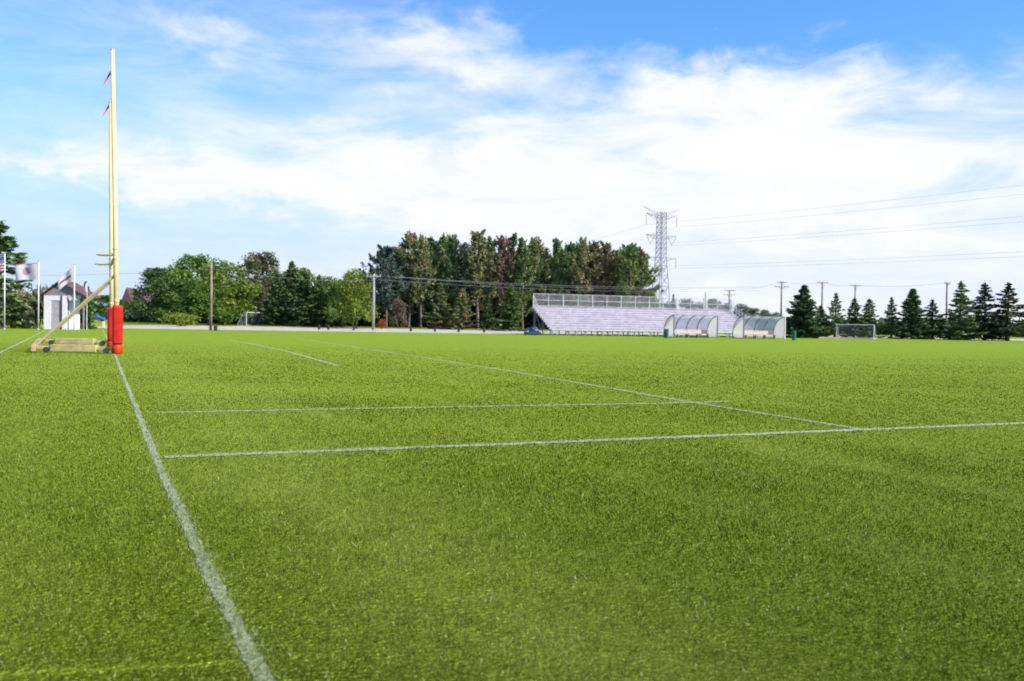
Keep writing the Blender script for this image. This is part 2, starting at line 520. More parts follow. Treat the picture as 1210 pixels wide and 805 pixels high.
# ------------------------------------------------------------------ rugby goal
gx, gy = gnd(138.5, 418.5)
gd = Vector((-.437, .8995, 0)).normalized()          # along the crossbar, away from us
gb = Vector((-.995, .06, 0)).normalized()         # behind the goal (to the left)
goal = empty('rugby_goal', (gx, gy, 0), 0, 'tall cream yellow goal posts seen edge on, with red pads and a wheeled base frame', 'goal posts')
for s, (ht, lean_) in enumerate(((9.95, -1.35), (9.45, -.7))):
    p = gd * (5.6 * s)
    tl = math.tan(rad(lean_))
    top = p + Vector((tl * ht, 0, ht))
    mb = MB(); mb.tube([p, p + Vector((tl * 3.3, 0, 3.3)), top], [.08, .08, .066], 14)
    mb.tube([top, top + Vector((0, 0, .02))], [.072, .072], 14)
    up_ = mb.build('upright', M['yellow'], goal, smooth=True)
    for zz in (1.72, 3.1, 3.42):
        c0 = p + Vector((tl * zz, 0, zz)); MB().tube([c0, c0 + Vector((0, 0, .07))], [.094, .094], 16).build('collar', M['yellow'], up_)
        MB().bar(c0 + Vector((0, -.09, .035)), c0 + Vector((0, -.125, .035)), .03).build('bolt', M['galv'], up_)
    # padding wrap
    mb = MB()
    a = math.atan2(gd.y, gd.x)
    prof = [(.14, .32), (.165, .36), (.165, 1.52), (.14, 1.6)]
    vs = []; fs = []; n = 20
    for (rr, z) in prof:
        for k in range(n):
            t = 2 * math.pi * k / n
            c_, s_ = math.cos(t), math.sin(t)
            e = rr * (abs(c_) ** 4 + abs(s_) ** 4) ** (-.25)
            vs.append((p.x + e * math.cos(t + a), p.y + e * math.sin(t + a), z))
    for i in range(len(prof) - 1):
        for k in range(n):
            k2 = (k + 1) % n
            fs.append((i * n + k, i * n + k2, (i + 1) * n + k2, (i + 1) * n + k))
    fs.append(tuple(reversed(range(n)))); fs.append(tuple(range(3 * n, 4 * n)))
    mb.add(vs, fs)
    pad = mb.build('post_pad', M['red'], goal, smooth=False)
    mb = MB(); mb.lathe([(.13, .0), (.165, .03), (.175, .2), (.15, .3), (.11, .33)], 18, c=(p.x, p.y, 0))
    foot_o = mb.build('foot_pad', M['orange'], pad, smooth=True)
    # backward arm at crossbar height, tapered end
    q = p + Vector((tl * 3.26, 0, 3.26))
    mb = MB(); mb.tube([q, q + gb * .5, q + gb * .66], [.05, .05, .02], 10); mb.build('support_arm', M['yellow'], goal)
    # diagonal brace to the rear of the base
    q2 = p + Vector((tl * 2.62, 0, 2.62)); rear = p + gb * 2.85
    zb = .17 + .10 * s
    mb = MB(); mb.tube([q2, rear + Vector((0, 0, .16))], .042, 10); mb.build('brace', M['yellow'], goal)
    # fat base beam, with narrower neck ends and wheels
    mb = MB()
    mb.bar(p + gb * .15 + Vector((0, 0, zb)), p + gb * 2.9 + Vector((0, 0, zb)), .11, .11)
    mb.bar(p + gb * .68 + Vector((0, 0, zb)), p + gb * 2.22 + Vector((0, 0, zb)), .2, .22)
    bm_ = mb.build('base_beam', M['beam'], goal, bevel=.012)
    for t in (.38, 2.42):
        c0 = p + gb * t + Vector((0, 0, .10 + zb - .17))
        for sgn in (-1, 1):
            mb = MB(); mb.tube([c0 + gd * (.085 * sgn), c0 + gd * (.14 * sgn)], .10, 16); mb.build('wheel', M['black'], bm_)
    # wind ribbon
    f0 = p + Vector((tl * (ht - (.72 if s == 0 else .1)), 0, ht - (.72 if s == 0 else .1)))
    mb = MB(); vs = []; fs = []
    for k in range(8):
        t = k / 7
        c0 = f0 + gb * (.05 + .26 * t) + Vector((0, 0, -.42 * t ** 1.3)) + gd * (.05 * math.sin(5 * t))
        w_ = .10 * (1 - .35 * t)
        vs += [c0 + Vector((.02, 0, w_)), c0 - Vector((.02, 0, w_))]
    for k in range(7): fs.append((2 * k, 2 * k + 1, 2 * k + 3, 2 * k + 2))
    mb.add(vs, fs); ob = mb.build('ribbon', M['ribbon'], goal)
    so = ob.modifiers.new('solid', 'SOLIDIFY'); so.thickness = .006
mb = MB(); mb.tube([Vector((-.07, 0, 3.26)), gd * 5.6 + Vector((-.04, 0, 3.26))], .055, 12); mb.build('crossbar', M['yellow'], goal)
mb = MB(); mb.bar(gb * 2.85 + Vector((0, 0, .15)) - gd * .1, gb * 2.85 + gd * 5.7 + Vector((0, 0, .26)), .14, .22); mb.build('rear_beam', M['beam_red'], goal, bevel=.012)

# ------------------------------------------------------------------ trees
def quads(C, size, r, flat=.0, stretch=1.5, axis=None):
    """diamond leaf faces at centres C"""
    n = len(C)
    nrm = r.normal(0, 1, (n, 3)); nrm[:, 2] += flat * np.sign(nrm[:, 2] + 1e-6)
    nrm /= np.linalg.norm(nrm, axis=1)[:, None]
    t = r.normal(0, 1, (n, 3)) if axis is None else axis + r.normal(0, .35, (n, 3))
    t -= nrm * np.sum(t * nrm, 1)[:, None]; t /= np.linalg.norm(t, axis=1)[:, None] + 1e-9
    b_ = np.cross(nrm, t)
    s = (size * r.uniform(.6, 1.4, n))[:, None]
    V = np.stack([C - t * s * stretch * .5, C + b_ * s * .42 + t * s * .08, C + t * s * stretch * .5, C - b_ * s * .42 + t * s * .08], 1).reshape(-1, 3)
    return V


def crown_mesh(name, V):
    n = len(V) // 4
    return mesh_arrays(name, V, [np.arange(n * 4).reshape(n, 4)])


def wavy(p0, p1, r, n=4, amp=.15):
    p0 = Vector(p0); p1 = Vector(p1)
    return [p0 + (p1 - p0) * (i / n) + (Vector(r.normal(0, amp, 3)) if 0 < i < n else Vector()) for i in range(n + 1)]


def gen_decid(seed, h=10.0, w=10.0, leaves=5200, base=.12, leaf=.34):
    r = R(seed); lobes = []
    for k in range(13):
        z = r.uniform(.30, .86); rr = (w / 2) * math.sqrt(max(.05, 1 - ((z - .45) / .56) ** 2)) * r.uniform(.25, .72)
        a = r.uniform(0, 6.28)
        lobes.append((rr * math.cos(a), rr * math.sin(a), z * h, w * r.uniform(.13, .22)))
    lobes.append((0, 0, h * .84, w * .18))
    for k in range(7):
        a = k * .9 + r.uniform(0, .6)
        lobes.append((w * .36 * math.cos(a), w * .36 * math.sin(a), h * r.uniform(base + .06, .36), w * .15))
    C = []
    for (x, y, z, q) in lobes:
        nc = int(9 + 30 * (q / (w * .2)) ** 2)
        for j in range(nc):
            v = r.normal(0, 1, 3); v /= np.linalg.norm(v); v[2] = abs(v[2]) * .9 if r.uniform() < .6 else v[2]
            c = np.array([x, y, z]) + v * q * r.uniform(.7, 1.12) * np.array([1, 1, .85])
            C.append(c)
    C = np.array(C); per = max(6, leaves // len(C))
    L = np.repeat(C, per, 0) + r.normal(0, 1, (len(C) * per, 3)) * np.array([.42, .42, .30]) * (w / 10)
    L[:, 2] = np.clip(L[:, 2], h * .03, h)
    t = MB()
    t.tube(wavy((0, 0, -.2), (0, 0, h * .62), r, 5, .10), [.30, .25, .2, .15, .1, .05], 8)
    for k in range(9):
        x, y, z, q = lobes[k]
        z0 = h * r.uniform(.16, .45)
        t.tube(wavy((0, 0, z0), (x, y, z), r, 3, .2), [.11, .08, .05, .02], 5)
    return t, quads(L, leaf, r, .5), h


def gen_spruce(seed, h=10.0, w=5.2, base=.09, gap=.0, leaf=.24, dens=1.0):
    r = R(seed); C = []; A = []
    t = MB(); t.tube(wavy((0, 0, -.2), (0, 0, h * .985), r, 6, .03), [.20, .17, .14, .10, .07, .04, .012], 8)
    z = base * h
    while z < h * .985:
        u = (z / h - base) / (1 - base)
        prof = (1 - u) ** .98 * (.72 + .28 * min(1, u * 6)) * r.uniform(.74, 1.16)
        nb = r.randint(5, 8)
        a0 = r.uniform(0, 6.28)
        for k in range(nb):
            if r.uniform() < gap: continue
            a = a0 + 6.283 * k / nb + r.normal(0, .22)
            L = (w / 2) * prof * r.uniform(.5, 1.22) + .07
            rise = (.40 * u - .18) * L
            n = max(5, int((9 + 26 * L) * dens))
            s = r.uniform(.08, 1, n) ** .7
            sag = -.22 * L * np.sin(s * 2.6) * (1 - u) + .10 * L * s ** 3
            ca, sa = math.cos(a), math.sin(a)
            sp = (.07 + .24 * L) * (1.1 - s * .8)
            off = r.normal(0, 1, n) * sp * .55
            x = ca * L * s - sa * off; y = sa * L * s + ca * off
            zz = z + rise * s + sag + r.normal(0, .07, n) - np.abs(off) * .18
            C.append(np.stack([x, y, zz], 1)); A.append(np.tile([ca, sa, -.25], (n, 1)))
            if L > .9:
                t.tube([(0, 0, z), (ca * L * .5, sa * L * .5, z + rise * .5 - .2 * L * (1 - u)), (ca * L * .9, sa * L * .9, z + rise * .9 - .1 * L * (1 - u))], [.035, .022, .008], 4, cap=False)
        z += h * r.uniform(.026, .042) * (1.2 if gap else 1)
    C.append(np.stack([r.normal(0, .04, 14), r.normal(0, .04, 14), np.linspace(h * .93, h, 14)], 1)); A.append(np.tile([0, 0, 1.0], (14, 1)))
    return t, quads(np.concatenate(C), leaf, r, .3, 1.9, np.concatenate(A)), h


def gen_pine(seed, h=19.0, w=6.5, base=.22, leaf=.27, dens=1.0, sparse=.0):
    r = R(seed); C = []; A = []
    lean = r.normal(0, .35, 2)
    pts = [Vector((lean[0] * (i / 6) ** 1.5 + r.normal(0, .08), lean[1] * (i / 6) ** 1.5 + r.normal(0, .08), -.3 + h * .97 * i / 6)) for i in range(7)]
    t = MB(); t.tube(pts, [.26, .23, .20, .17, .13, .09, .03], 8)
    nb = int(58 * dens)
    for k in range(nb):
        u = (k + r.uniform(0, 1)) / nb
        z = h * (base + (1 - base) * u * .93)
        prof = (.50 + .5 * math.sin(min(u * 2.9 + .3, 3.0))) * (1 - u ** 2 * .42)
        L = w / 2 * prof * r.uniform(.3, 1.35) * (1 if u < .72 else .72)
        if r.uniform() < sparse: L *= .5
        a = k * 2.4 + r.normal(0, .5); ca, sa = math.cos(a), math.sin(a)
        up = L * r.uniform(.15, .75) * (.35 + u * 1.25)
        i = z / h
        cx, cy = lean[0] * i ** 1.5, lean[1] * i ** 1.5
        e = np.array([cx + ca * L, cy + sa * L, min(z + up, h * 1.0)])
        s0 = np.array([cx, cy, z])
        t.tube([s0, s0 + (e - s0) * .55 + np.array([0, 0, -.12 * L]), e], [.07, .045, .015], 4, cap=False)
        for j in range(r.randint(2, 5)):
            q = r.uniform(.5, 1.02)
            c = s0 + (e - s0) * q + r.normal(0, .22, 3) * (.5 + .35 * L)
            # each tuft is a small upswept plume
            n = int(r.randint(18, 36) * (1 - sparse * .5))
            tt = r.uniform(-.4, 1, n)
            pd = np.array([ca * .55, sa * .55, .75 + .4 * u])
            g = tt[:, None] * pd[None] * r.uniform(.5, 1.0) + r.normal(0, 1, (n, 3)) * (.19 * (1.15 - tt))[:, None]
            C.append(c + g); A.append(g * 1.2 + pd[None] * .6)
    for q in range(4):
        n = 46; tt = r.uniform(0, 1, n); a = r.uniform(0, 6.28); tl_ = r.uniform(.2, .75) if q else .05
        hb_ = h * (1.0 - (r.uniform(.0, .07) if q else 0))
        sg_ = (.30 * (1.1 - tt))
        C.append(np.stack([lean[0] + tl_ * math.cos(a) + r.normal(0, 1, n) * sg_, lean[1] + tl_ * math.sin(a) + r.normal(0, 1, n) * sg_, hb_ - 1.7 * (1 - tt)], 1)); A.append(np.tile([0, 0, 1.0], (n, 1)))
    return t, quads(np.concatenate(C), leaf, r, .1, 2.5, np.concatenate(A)), h


def gen_bush(seed, h=2.0, w=4.0, leaves=1500, leaf=.2):
    r = R(seed); C = []
    t = MB()
    for k in range(9):
        a = r.uniform(0, 6.28); q = r.uniform(.0, .36) * w
        e = Vector((q * math.cos(a), q * math.sin(a), h * r.uniform(.5, .85)))
        t.tube(wavy((e.x * .2, e.y * .2, -.1), e, r, 3, .06), [.05, .04, .025, .01], 5)
        for j in range(16):
            v = r.normal(0, 1, 3); v /= np.linalg.norm(v)
            C.append(np.array(e) * np.array([1, 1, .8]) + v * np.array([.2 * w, .2 * w, .33 * h]) * r.uniform(.5, 1.05))
    C = np.array(C); C[:, 2] = np.clip(C[:, 2], .05 * h, h)
    per = max(5, leaves // len(C))
    L = np.repeat(C, per, 0) + r.normal(0, 1, (len(C) * per, 3)) * np.array([.07 * w, .07 * w, .1 * h])
    L[:, 2] = np.clip(L[:, 2], .02, h * 1.05)
    return t, quads(L, leaf, r, .4), h


_cache = {}


def tree(name, gen, seed, kw, leafmat, bark, px, ytop, Y, wpx, label, group, cat='tree', w0=None, rz=None):
    key = (gen.__name__, seed, tuple(sorted(kw.items())))
    if key not in _cache:
        t, V, hh = gen(seed, **kw)
        tm = bpy.data.meshes.new('trunk'); tm.from_pydata(t.v, [], t.f); tm.update()
        _cache[key] = [tm, crown_mesh('crown', V), hh, {}]
    tm, cm, hh, mats = _cache[key]
    b0 = foot(px, Y); zt = at(px, ytop, Y).z
    root = empty(name, b0, R(int(px * 7 + ytop)).uniform(0, 6.28) if rz is None else rz, label, cat, group)
    sz = (zt - b0.z) / hh
    w_m = wpx / F * Y
    sw = w_m / (kw.get('w') or w0)
    root.scale = (sw, sw, sz)
    to = bpy.data.objects.new('stem' if gen is gen_bush else 'trunk', tm); COL.objects.link(to); to.parent = root
    co = bpy.data.objects.new('foliage' if gen is gen_bush else 'crown', cm); COL.objects.link(co); co.parent = root
    for ob, mt in ((to, bark), (co, leafmat)):
        if not ob.data.materials: ob.data.materials.append(None)
        ob.material_slots[0].link = 'OBJECT'; ob.material_slots[0].material = mt
    return root


DEC = [dict(seed=s, kw=dict(h=10.0, w=10.0, leaves=8200)) for s in (1, 2, 3)]
g = 'broadleaf trees in the clump behind the gravel path'
LD, LM, LY, LO = M['leaf_dark'], M['leaf_mid'], M['leaf_yellow'], M['leaf_olive']
for i, (px, yt, Y, wp, mt, lab) in enumerate([
    (188, 320, 158, 56, LD, 'dark green rounded tree at the left end of the broadleaf clump'),
    (226, 304, 160, 66, LM, 'tallest rounded green tree in the left clump, left of the wooden pole'),
    (262, 311, 152, 62, LY, 'yellow green sunlit tree right behind the bare wooden pole'),
    (206, 332, 146, 52, LD, 'low dark green tree in front of the tallest rounded tree'),
    (246, 338, 146, 54, LM, 'mid green low tree with its crown crossing behind the wooden pole'),
    (284, 332, 154, 40, LM, 'green tree on the right shoulder of the clump, above the far soccer goal'),
    (302, 302, 166, 46, LO, 'dull olive brown tree standing over the far left soccer goal'),
    (318, 330, 158, 34, LO, 'thin greyish brown tree beside the dark spruces, half bare'),
    (421, 321, 138, 38, LY, 'bright green tree just left of the grey crossarm pole'),
    (404, 335, 146, 34, LM, 'small green tree between the spruces and the bright green tree'),
]):
    tree('broadleaf_tree', gen_decid, DEC[i % 3]['seed'], DEC[i % 3]['kw'], mt, M['bark'], px, yt - 3, Y, wp * 1.22, lab, g)

SP = [(21, dict(h=10.0, w=5.2)), (22, dict(h=10.0, w=5.2)), (23, dict(h=10.0, w=5.2, gap=.28)), (24, dict(h=10.0, w=5.2, gap=.12))]
g = 'dark spruces between the broadleaf clump and the grey pole'
for i, (px, yt, Y, wp, mt, lab) in enumerate([
    (327, 322, 152, 34, 'needle', 'dark spruce at the left of the spruce row, right of the far goal'),
    (344, 309, 158, 40, 'needle_mid', 'tallest spruce of the row between the far goal and the grey pole'),
    (360, 320, 150, 36, 'needle', 'dark spruce just right of the tallest spruce of its row'),
    (376, 325, 148, 36, 'needle_mid', 'mid green spruce stepping down toward the grey pole'),
    (392, 338, 150, 32, 'needle', 'shortest dark spruce, before the bright green tree'),
]):
    s, kw = SP[i % 4]
    tree('spruce_tree', gen_spruce, s, kw, M[mt], M['bark'], px, yt, Y, wp * 1.5, lab, g, w0=5.2)
for i, (px, yt, wp, mt, lab) in enumerate([(335, 323, 46, LM, 'dark broadleaf tree behind the first two spruces of the row'), (356, 317, 50, LM, 'mid green broadleaf tree behind the tallest spruce of the row'),
    (384, 327, 50, LM, 'dark broadleaf tree behind the right half of the spruce row'), (433, 327, 34, LD, 'dark broadleaf tree directly behind the grey crossarm pole')]):
    tree('broadleaf_tree', gen_decid, DEC[i % 3]['seed'], DEC[i % 3]['kw'], mt, M['bark'], px, yt, 164, wp * 1.2, lab, g)

PN = [(31, dict(h=19.0, w=6.5)), (32, dict(h=19.0, w=6.5, base=.3)), (33, dict(h=19.0, w=6.5, sparse=.35)), (34, dict(h=19.0, w=6.5, base=.18)), (35, dict(h=19.0, w=6.5, base=.26, sparse=.2))]
g = 'tall pines of the wood behind the bleachers'
for i, (px, yt, Y, wp, mt, lab) in enumerate([
    (456, 294, 150, 36, 'needle_blue', 'blue grey pine at the left end of the tall wood, above the grey pole'),
    (469, 300, 160, 32, 'needle', 'dark pine second from the left end of the tall wood'),
    (483, 277, 158, 34, 'needle_olive', 'first of the tall olive pines, right of the blue grey pine'),
    (497, 281, 156, 30, 'needle_olive', 'olive pine with thin top between two green pines near the left of the wood'),
    (511, 282, 160, 34, 'needle', 'dark green pine just right of the thin topped olive pine'),
    (523, 280, 166, 30, 'needle_mid', 'slim green pine with a narrow top left of the wide gap'),
    (537, 280, 158, 34, 'needle', 'dark pine with a bluish top beside the pale gap in the wood'),
    (549, 289, 168, 28, 'needle_blue', 'lower bluish pine right behind the gap in the crowns'),
    (564, 276, 156, 42, 'needle_olive', 'broad olive pine, the highest crown in the middle of the wood'),
    (578, 284, 168, 30, 'needle_mid', 'green pine tucked between the broad olive pine and the rust red one'),
    (592, 280, 158, 32, 'needle_pink', 'dead rust red pine in the middle of the wood'),
    (604, 279, 162, 34, 'needle', 'dark pine just right of the dead rust red pine'),
    (617, 284, 158, 34, 'needle_mid', 'leafy green pine above the bright green small tree'),
    (632, 283, 160, 32, 'needle_olive', 'olive pine over the left end of the bleachers'),
    (646, 296, 168, 30, 'needle_brown', 'short brown pine in the dip over the bleachers'),
    (659, 285, 160, 34, 'needle_mid', 'green pine right of the dip over the bleachers'),
    (673, 290, 164, 32, 'needle', 'dark pine between the green pine and the three brown pines'),
    (685, 283, 158, 34, 'needle_olive', 'olive brown pine at the left of the brown stretch over the bleachers'),
    (699, 287, 160, 36, 'needle_brown', 'brown half dead pine in the middle of the brown stretch'),
    (714, 289, 162, 34, 'needle_brown', 'brown half dead pine at the right of the brown stretch'),
    (729, 298, 164, 32, 'needle_olive', 'lower pine between the brown stretch and the right end pine'),
    (742, 289, 158, 36, 'needle_mid', 'green topped pine near the right end of the wood'),
    (757, 304, 160, 36, 'needle_olive', 'rightmost pine, leaning toward the lattice tower'),
]):
    s, kw = PN[(i * 3 + i // 5) % 5]
    tree('pine_tree', gen_pine, s, kw, M[mt], M['bark2'], px, yt - 2, Y, wp * 1.15, lab, g, w0=6.5)
rr = R(90)
for i in range(27):
    px = 455 + i * 11.4 + rr.uniform(-4, 4)
    s, kw = PN[i % 5]
    tree('pine_tree', gen_pine, s, kw, M[['needle', 'needle_olive', 'needle_brown', 'needle'][i % 4]], M['bark2'], px, 295 + rr.uniform(-6, 8), 176 + rr.uniform(-4, 10), 44,
         'dark pine deep inside the wood, half hidden behind the front pines', 'pines deep inside the wood', w0=6.5)
for i in range(13):
    px = 462 + i * 22.5 + rr.uniform(-5, 5)
    s, kw = SP[i % 4]
    tree('understory_spruce', gen_spruce, s, kw, M[['needle', 'needle_blue', 'needle_mid'][i % 3]], M['bark'], px, 340 + rr.uniform(-8, 10), 168 + rr.uniform(-3, 3), 38,
         'dark young spruce growing in shade under the tall pines', 'young spruces under the pines', w0=5.2)
g = 'smaller trees along the front of the wood'
for i, (gen, sd, kw, px, yt, Y, wp, mt, lab, w0) in enumerate([
    (gen_spruce, 22, SP[1][1], 603, 336, 140, 50, 'needle_mid', 'bright green conifer standing just left of the bleachers', 5.2),
    (gen_spruce, 24, SP[3][1], 520, 334, 146, 46, 'needle_olive', 'olive conifer in front of the middle of the wood', 5.2),
    (gen_spruce, 21, SP[0][1], 546, 341, 144, 38, 'needle_olive', 'second olive conifer, right of the first in front of the wood', 5.2),
    (gen_spruce, 23, SP[2][1], 575, 350, 150, 34, 'needle', 'dark thin conifer between the olive and the bright green ones', 5.2),
    (gen_decid, 2, DEC[1]['kw'], 470, 353, 146, 22, 'needle_brown', 'low tree with brown dead foliage right of the grey pole', 10.0),
    (gen_spruce, 21, SP[0][1], 737, 336, 152, 24, 'leaf_mid', 'small green conifer peeping over the bleachers near the tower', 5.2),
    (gen_decid, 3, DEC[2]['kw'], 767, 344, 152, 24, 'leaf_mid', 'small green tree between the wood and the lattice tower', 10.0),
]):
    tree('young_tree', gen, sd, kw, M[mt], M['bark'], px, yt, Y, wp, lab, g, w0=w0)

SPR = [(41, dict(h=10.0, w=5.6, base=.05, dens=1.3)), (42, dict(h=10.0, w=5.0, base=.08, dens=1.1)), (43, dict(h=10.0, w=6.2, base=.04, dens=1.2, gap=.08)), (44, dict(h=10.0, w=5.4, gap=.30)), (45, dict(h=10.0, w=6.0, gap=.38, base=.12)), (46, dict(h=10.0, w=5.2, gap=.22, base=.06))]
g = 'row of dark conifers at the right of the field'
for i, (px, yt, Y, wp, v, mt, lab) in enumerate([
    (948, 337, 124, 60, 0, 'needle', 'broad dark conifer standing alone right of the dugouts'),
    (969, 361, 134, 36, 1, 'needle_mid', 'low dull green conifer between the broad one and the right goal'),
    (986, 346, 133, 44, 0, 'needle', 'pointed conifer behind the left post of the right soccer goal'),
    (1009, 352, 134, 40, 3, 'needle', 'conifer growing up a utility pole behind the right goal'),
    (1027, 353, 132, 40, 1, 'needle_mid', 'conifer behind the right post of the right soccer goal'),
    (1053, 351, 131, 40, 0, 'needle', 'narrow conifer just right of the soccer goal'),
    (1078, 341, 129, 52, 1, 'needle', 'full dark conifer midway between the right goal and the tall pole'),
    (1102, 354, 131, 44, 3, 'needle', 'short conifer with a thin top left of the tall pole'),
    (1133, 333, 128, 64, 2, 'needle', 'open branched dark conifer right beside the tall pole'),
    (1163, 335, 129, 62, 2, 'needle_blue', 'spindly conifer with gaps, second from the right end'),
    (1190, 334, 127, 66, 2, 'needle', 'dark conifer with stepped branches at the right end of the row'),
    (1222, 352, 128, 44, 0, 'needle', 'conifer cut off by the right edge of the view'),
]):
    s, kw = SPR[(v + i * 2) % len(SPR)] if v < 2 else SPR[3 + i % 3]
    o = tree('conifer_tree', gen_spruce, s, kw, M[['needle', 'needle_mid', 'needle_green'][i * 2 % 3] if mt == 'needle' else mt], M['bark'], px, yt, Y, wp * (1.12 + .16 * math.sin(i * 2.1)), lab, g)
    o.rotation_euler[0] = .02 * math.sin(i * 3.7); o.rotation_euler[1] = .02 * math.cos(i * 2.3)

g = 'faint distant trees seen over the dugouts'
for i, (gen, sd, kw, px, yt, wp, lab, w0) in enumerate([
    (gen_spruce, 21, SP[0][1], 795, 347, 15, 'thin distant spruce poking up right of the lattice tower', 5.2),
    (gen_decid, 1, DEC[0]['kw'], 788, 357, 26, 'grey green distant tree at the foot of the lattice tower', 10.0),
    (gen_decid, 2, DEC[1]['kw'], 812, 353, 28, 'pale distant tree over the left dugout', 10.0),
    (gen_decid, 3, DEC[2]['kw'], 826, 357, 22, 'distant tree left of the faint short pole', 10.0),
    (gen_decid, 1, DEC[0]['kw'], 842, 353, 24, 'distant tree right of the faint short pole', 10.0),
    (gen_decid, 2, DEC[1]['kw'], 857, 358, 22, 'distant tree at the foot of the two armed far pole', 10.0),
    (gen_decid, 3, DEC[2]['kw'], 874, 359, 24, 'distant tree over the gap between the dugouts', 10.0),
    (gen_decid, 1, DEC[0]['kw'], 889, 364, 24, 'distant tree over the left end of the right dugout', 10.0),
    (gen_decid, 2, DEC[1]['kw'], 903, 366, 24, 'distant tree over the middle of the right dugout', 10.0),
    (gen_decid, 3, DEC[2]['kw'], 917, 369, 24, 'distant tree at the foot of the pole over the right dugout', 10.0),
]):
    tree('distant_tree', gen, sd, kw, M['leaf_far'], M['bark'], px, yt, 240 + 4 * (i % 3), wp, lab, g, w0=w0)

g = 'trees and shrubs around the flagpoles'
for (nm, gen, sd, kw, px, yt, Y, wp, mt, lab, w0, cat) in [
    ('spruce_tree', gen_spruce, 23, SP[2][1], 0, 261, 92, 118, 'needle_mid', 'big spruce at the left edge behind the striped flag', 5.2, 'tree'),
    ('shrub', gen_bush, 51, dict(h=2.0, w=4.0), 18, 333, 97, 60, 'leaf_olive', 'olive shrub between the first two flagpoles', 4.0, 'shrub'),
    ('shrub', gen_bush, 52, dict(h=2.0, w=4.0), 44, 338, 98, 50, 'leaf_olive', 'olive shrub behind the second flagpole, left of the kiosk', 4.0, 'shrub'),
    ('shrub', gen_bush, 51, dict(h=2.0, w=4.0), 74, 341, 99, 50, 'leaf_dark', 'dark shrub behind the white kiosk', 4.0, 'shrub'),
    ('shrub', gen_bush, 52, dict(h=2.0, w=4.0), 93, 350, 96, 34, 'leaf_dark', 'dark shrub behind the third flagpole', 4.0, 'shrub'),
    ('cone_shrub', gen_spruce, 22, SP[1][1], 101, 333, 97, 34, 'needle_mid', 'small cone shaped evergreen right of the white kiosk', 5.2, 'tree'),
    ('broadleaf_tree', gen_decid, 1, DEC[0]['kw'], 122, 349, 215, 34, 'leaf_dark', 'dark distant tree behind the goal brace, above the blue car', 10.0, 'tree'),
    ('broadleaf_tree', gen_decid, 2, DEC[1]['kw'], 104, 352, 220, 26, 'leaf_dark', 'dark distant tree behind the cone shaped evergreen', 10.0, 'tree'),
    ('broadleaf_tree', gen_decid, 3, DEC[2]['kw'], 153, 358, 190, 22, 'leaf_dark', 'dark low tree in front of the brown house', 10.0, 'tree'),
    ('broadleaf_tree', gen_decid, 1, DEC[0]['kw'], 140, 354, 205, 20, 'leaf_dark', 'dark tree between the goal posts and the brown house', 10.0, 'tree'),
]:
    tree(nm, gen, sd, kw, M[mt], M['bark'], px, yt, Y, wp, lab, g, cat, w0=w0)
tree('shrub', gen_bush, 53, dict(h=2.0, w=4.0), LY, M['bark'], 214, 369, 132, 36, 'light green shrub at the path edge left of the wooden pole', None, 'shrub', w0=4.0)
tree('shrub', gen_bush, 51, dict(h=2.0, w=4.0), M['leaf_red'], M['bark'], 451, 377, 140, 11, 'small red and orange shrub right of the grey pole', None, 'shrub', w0=4.0)

# shaded undergrowth masses nobody could count
def thicket(name, pts, leafmat, n, leaf, seed):
    r = R(seed); C = []
    tot = len(pts) - 1
    for (x0, y0, z0, h0), (x1, y1, z1, h1) in zip(pts[:-1], pts[1:]):
        k = n // tot
        t = r.uniform(0, 1, k); hh = h0 + (h1 - h0) * t
        x = x0 + (x1 - x0) * t; y = y0 + (y1 - y0) * t
        bumps = 1 + .22 * np.sin(x * 1.3) + .14 * np.sin(x * 3.1 + 1)
        z = z0 + hh * bumps * r.uniform(0, 1, k) ** .8
        C.append(np.stack([x + r.normal(0, .5, k), y + r.normal(0, 1.3, k), z], 1))
    o = link_mesh(name, crown_mesh(name, quads(np.concatenate(C), leaf, r, .3)), leafmat)
    return tag(o, kind='stuff')


def tp(px, Y, ytop):
    p = foot(px, Y); return (p.x, p.y, p.z, at(px, ytop, Y).z - p.z)


thicket('undergrowth', [tp(150, 172, 370), tp(200, 170, 362), tp(300, 170, 356), tp(420, 170, 358), tp(470, 170, 345), tp(560, 171, 346), tp(650, 171, 345), tp(770, 172, 352)], M['needle'], 60000, .62, 61)
thicket('far_woods', [tp(900, 176, 379), tp(960, 174, 379), tp(1080, 172, 381), tp(1160, 170, 381), tp(1260, 168, 383)], M['needle'], 12000, .5, 62)
thicket('distant_treeline', [tp(-200, 420, 366), tp(60, 420, 368), tp(200, 430, 368), tp(600, 430, 374), tp(900, 420, 379), tp(1200, 400, 383), tp(1500, 400, 388)], M['leaf_far'], 26000, 1.3, 63)

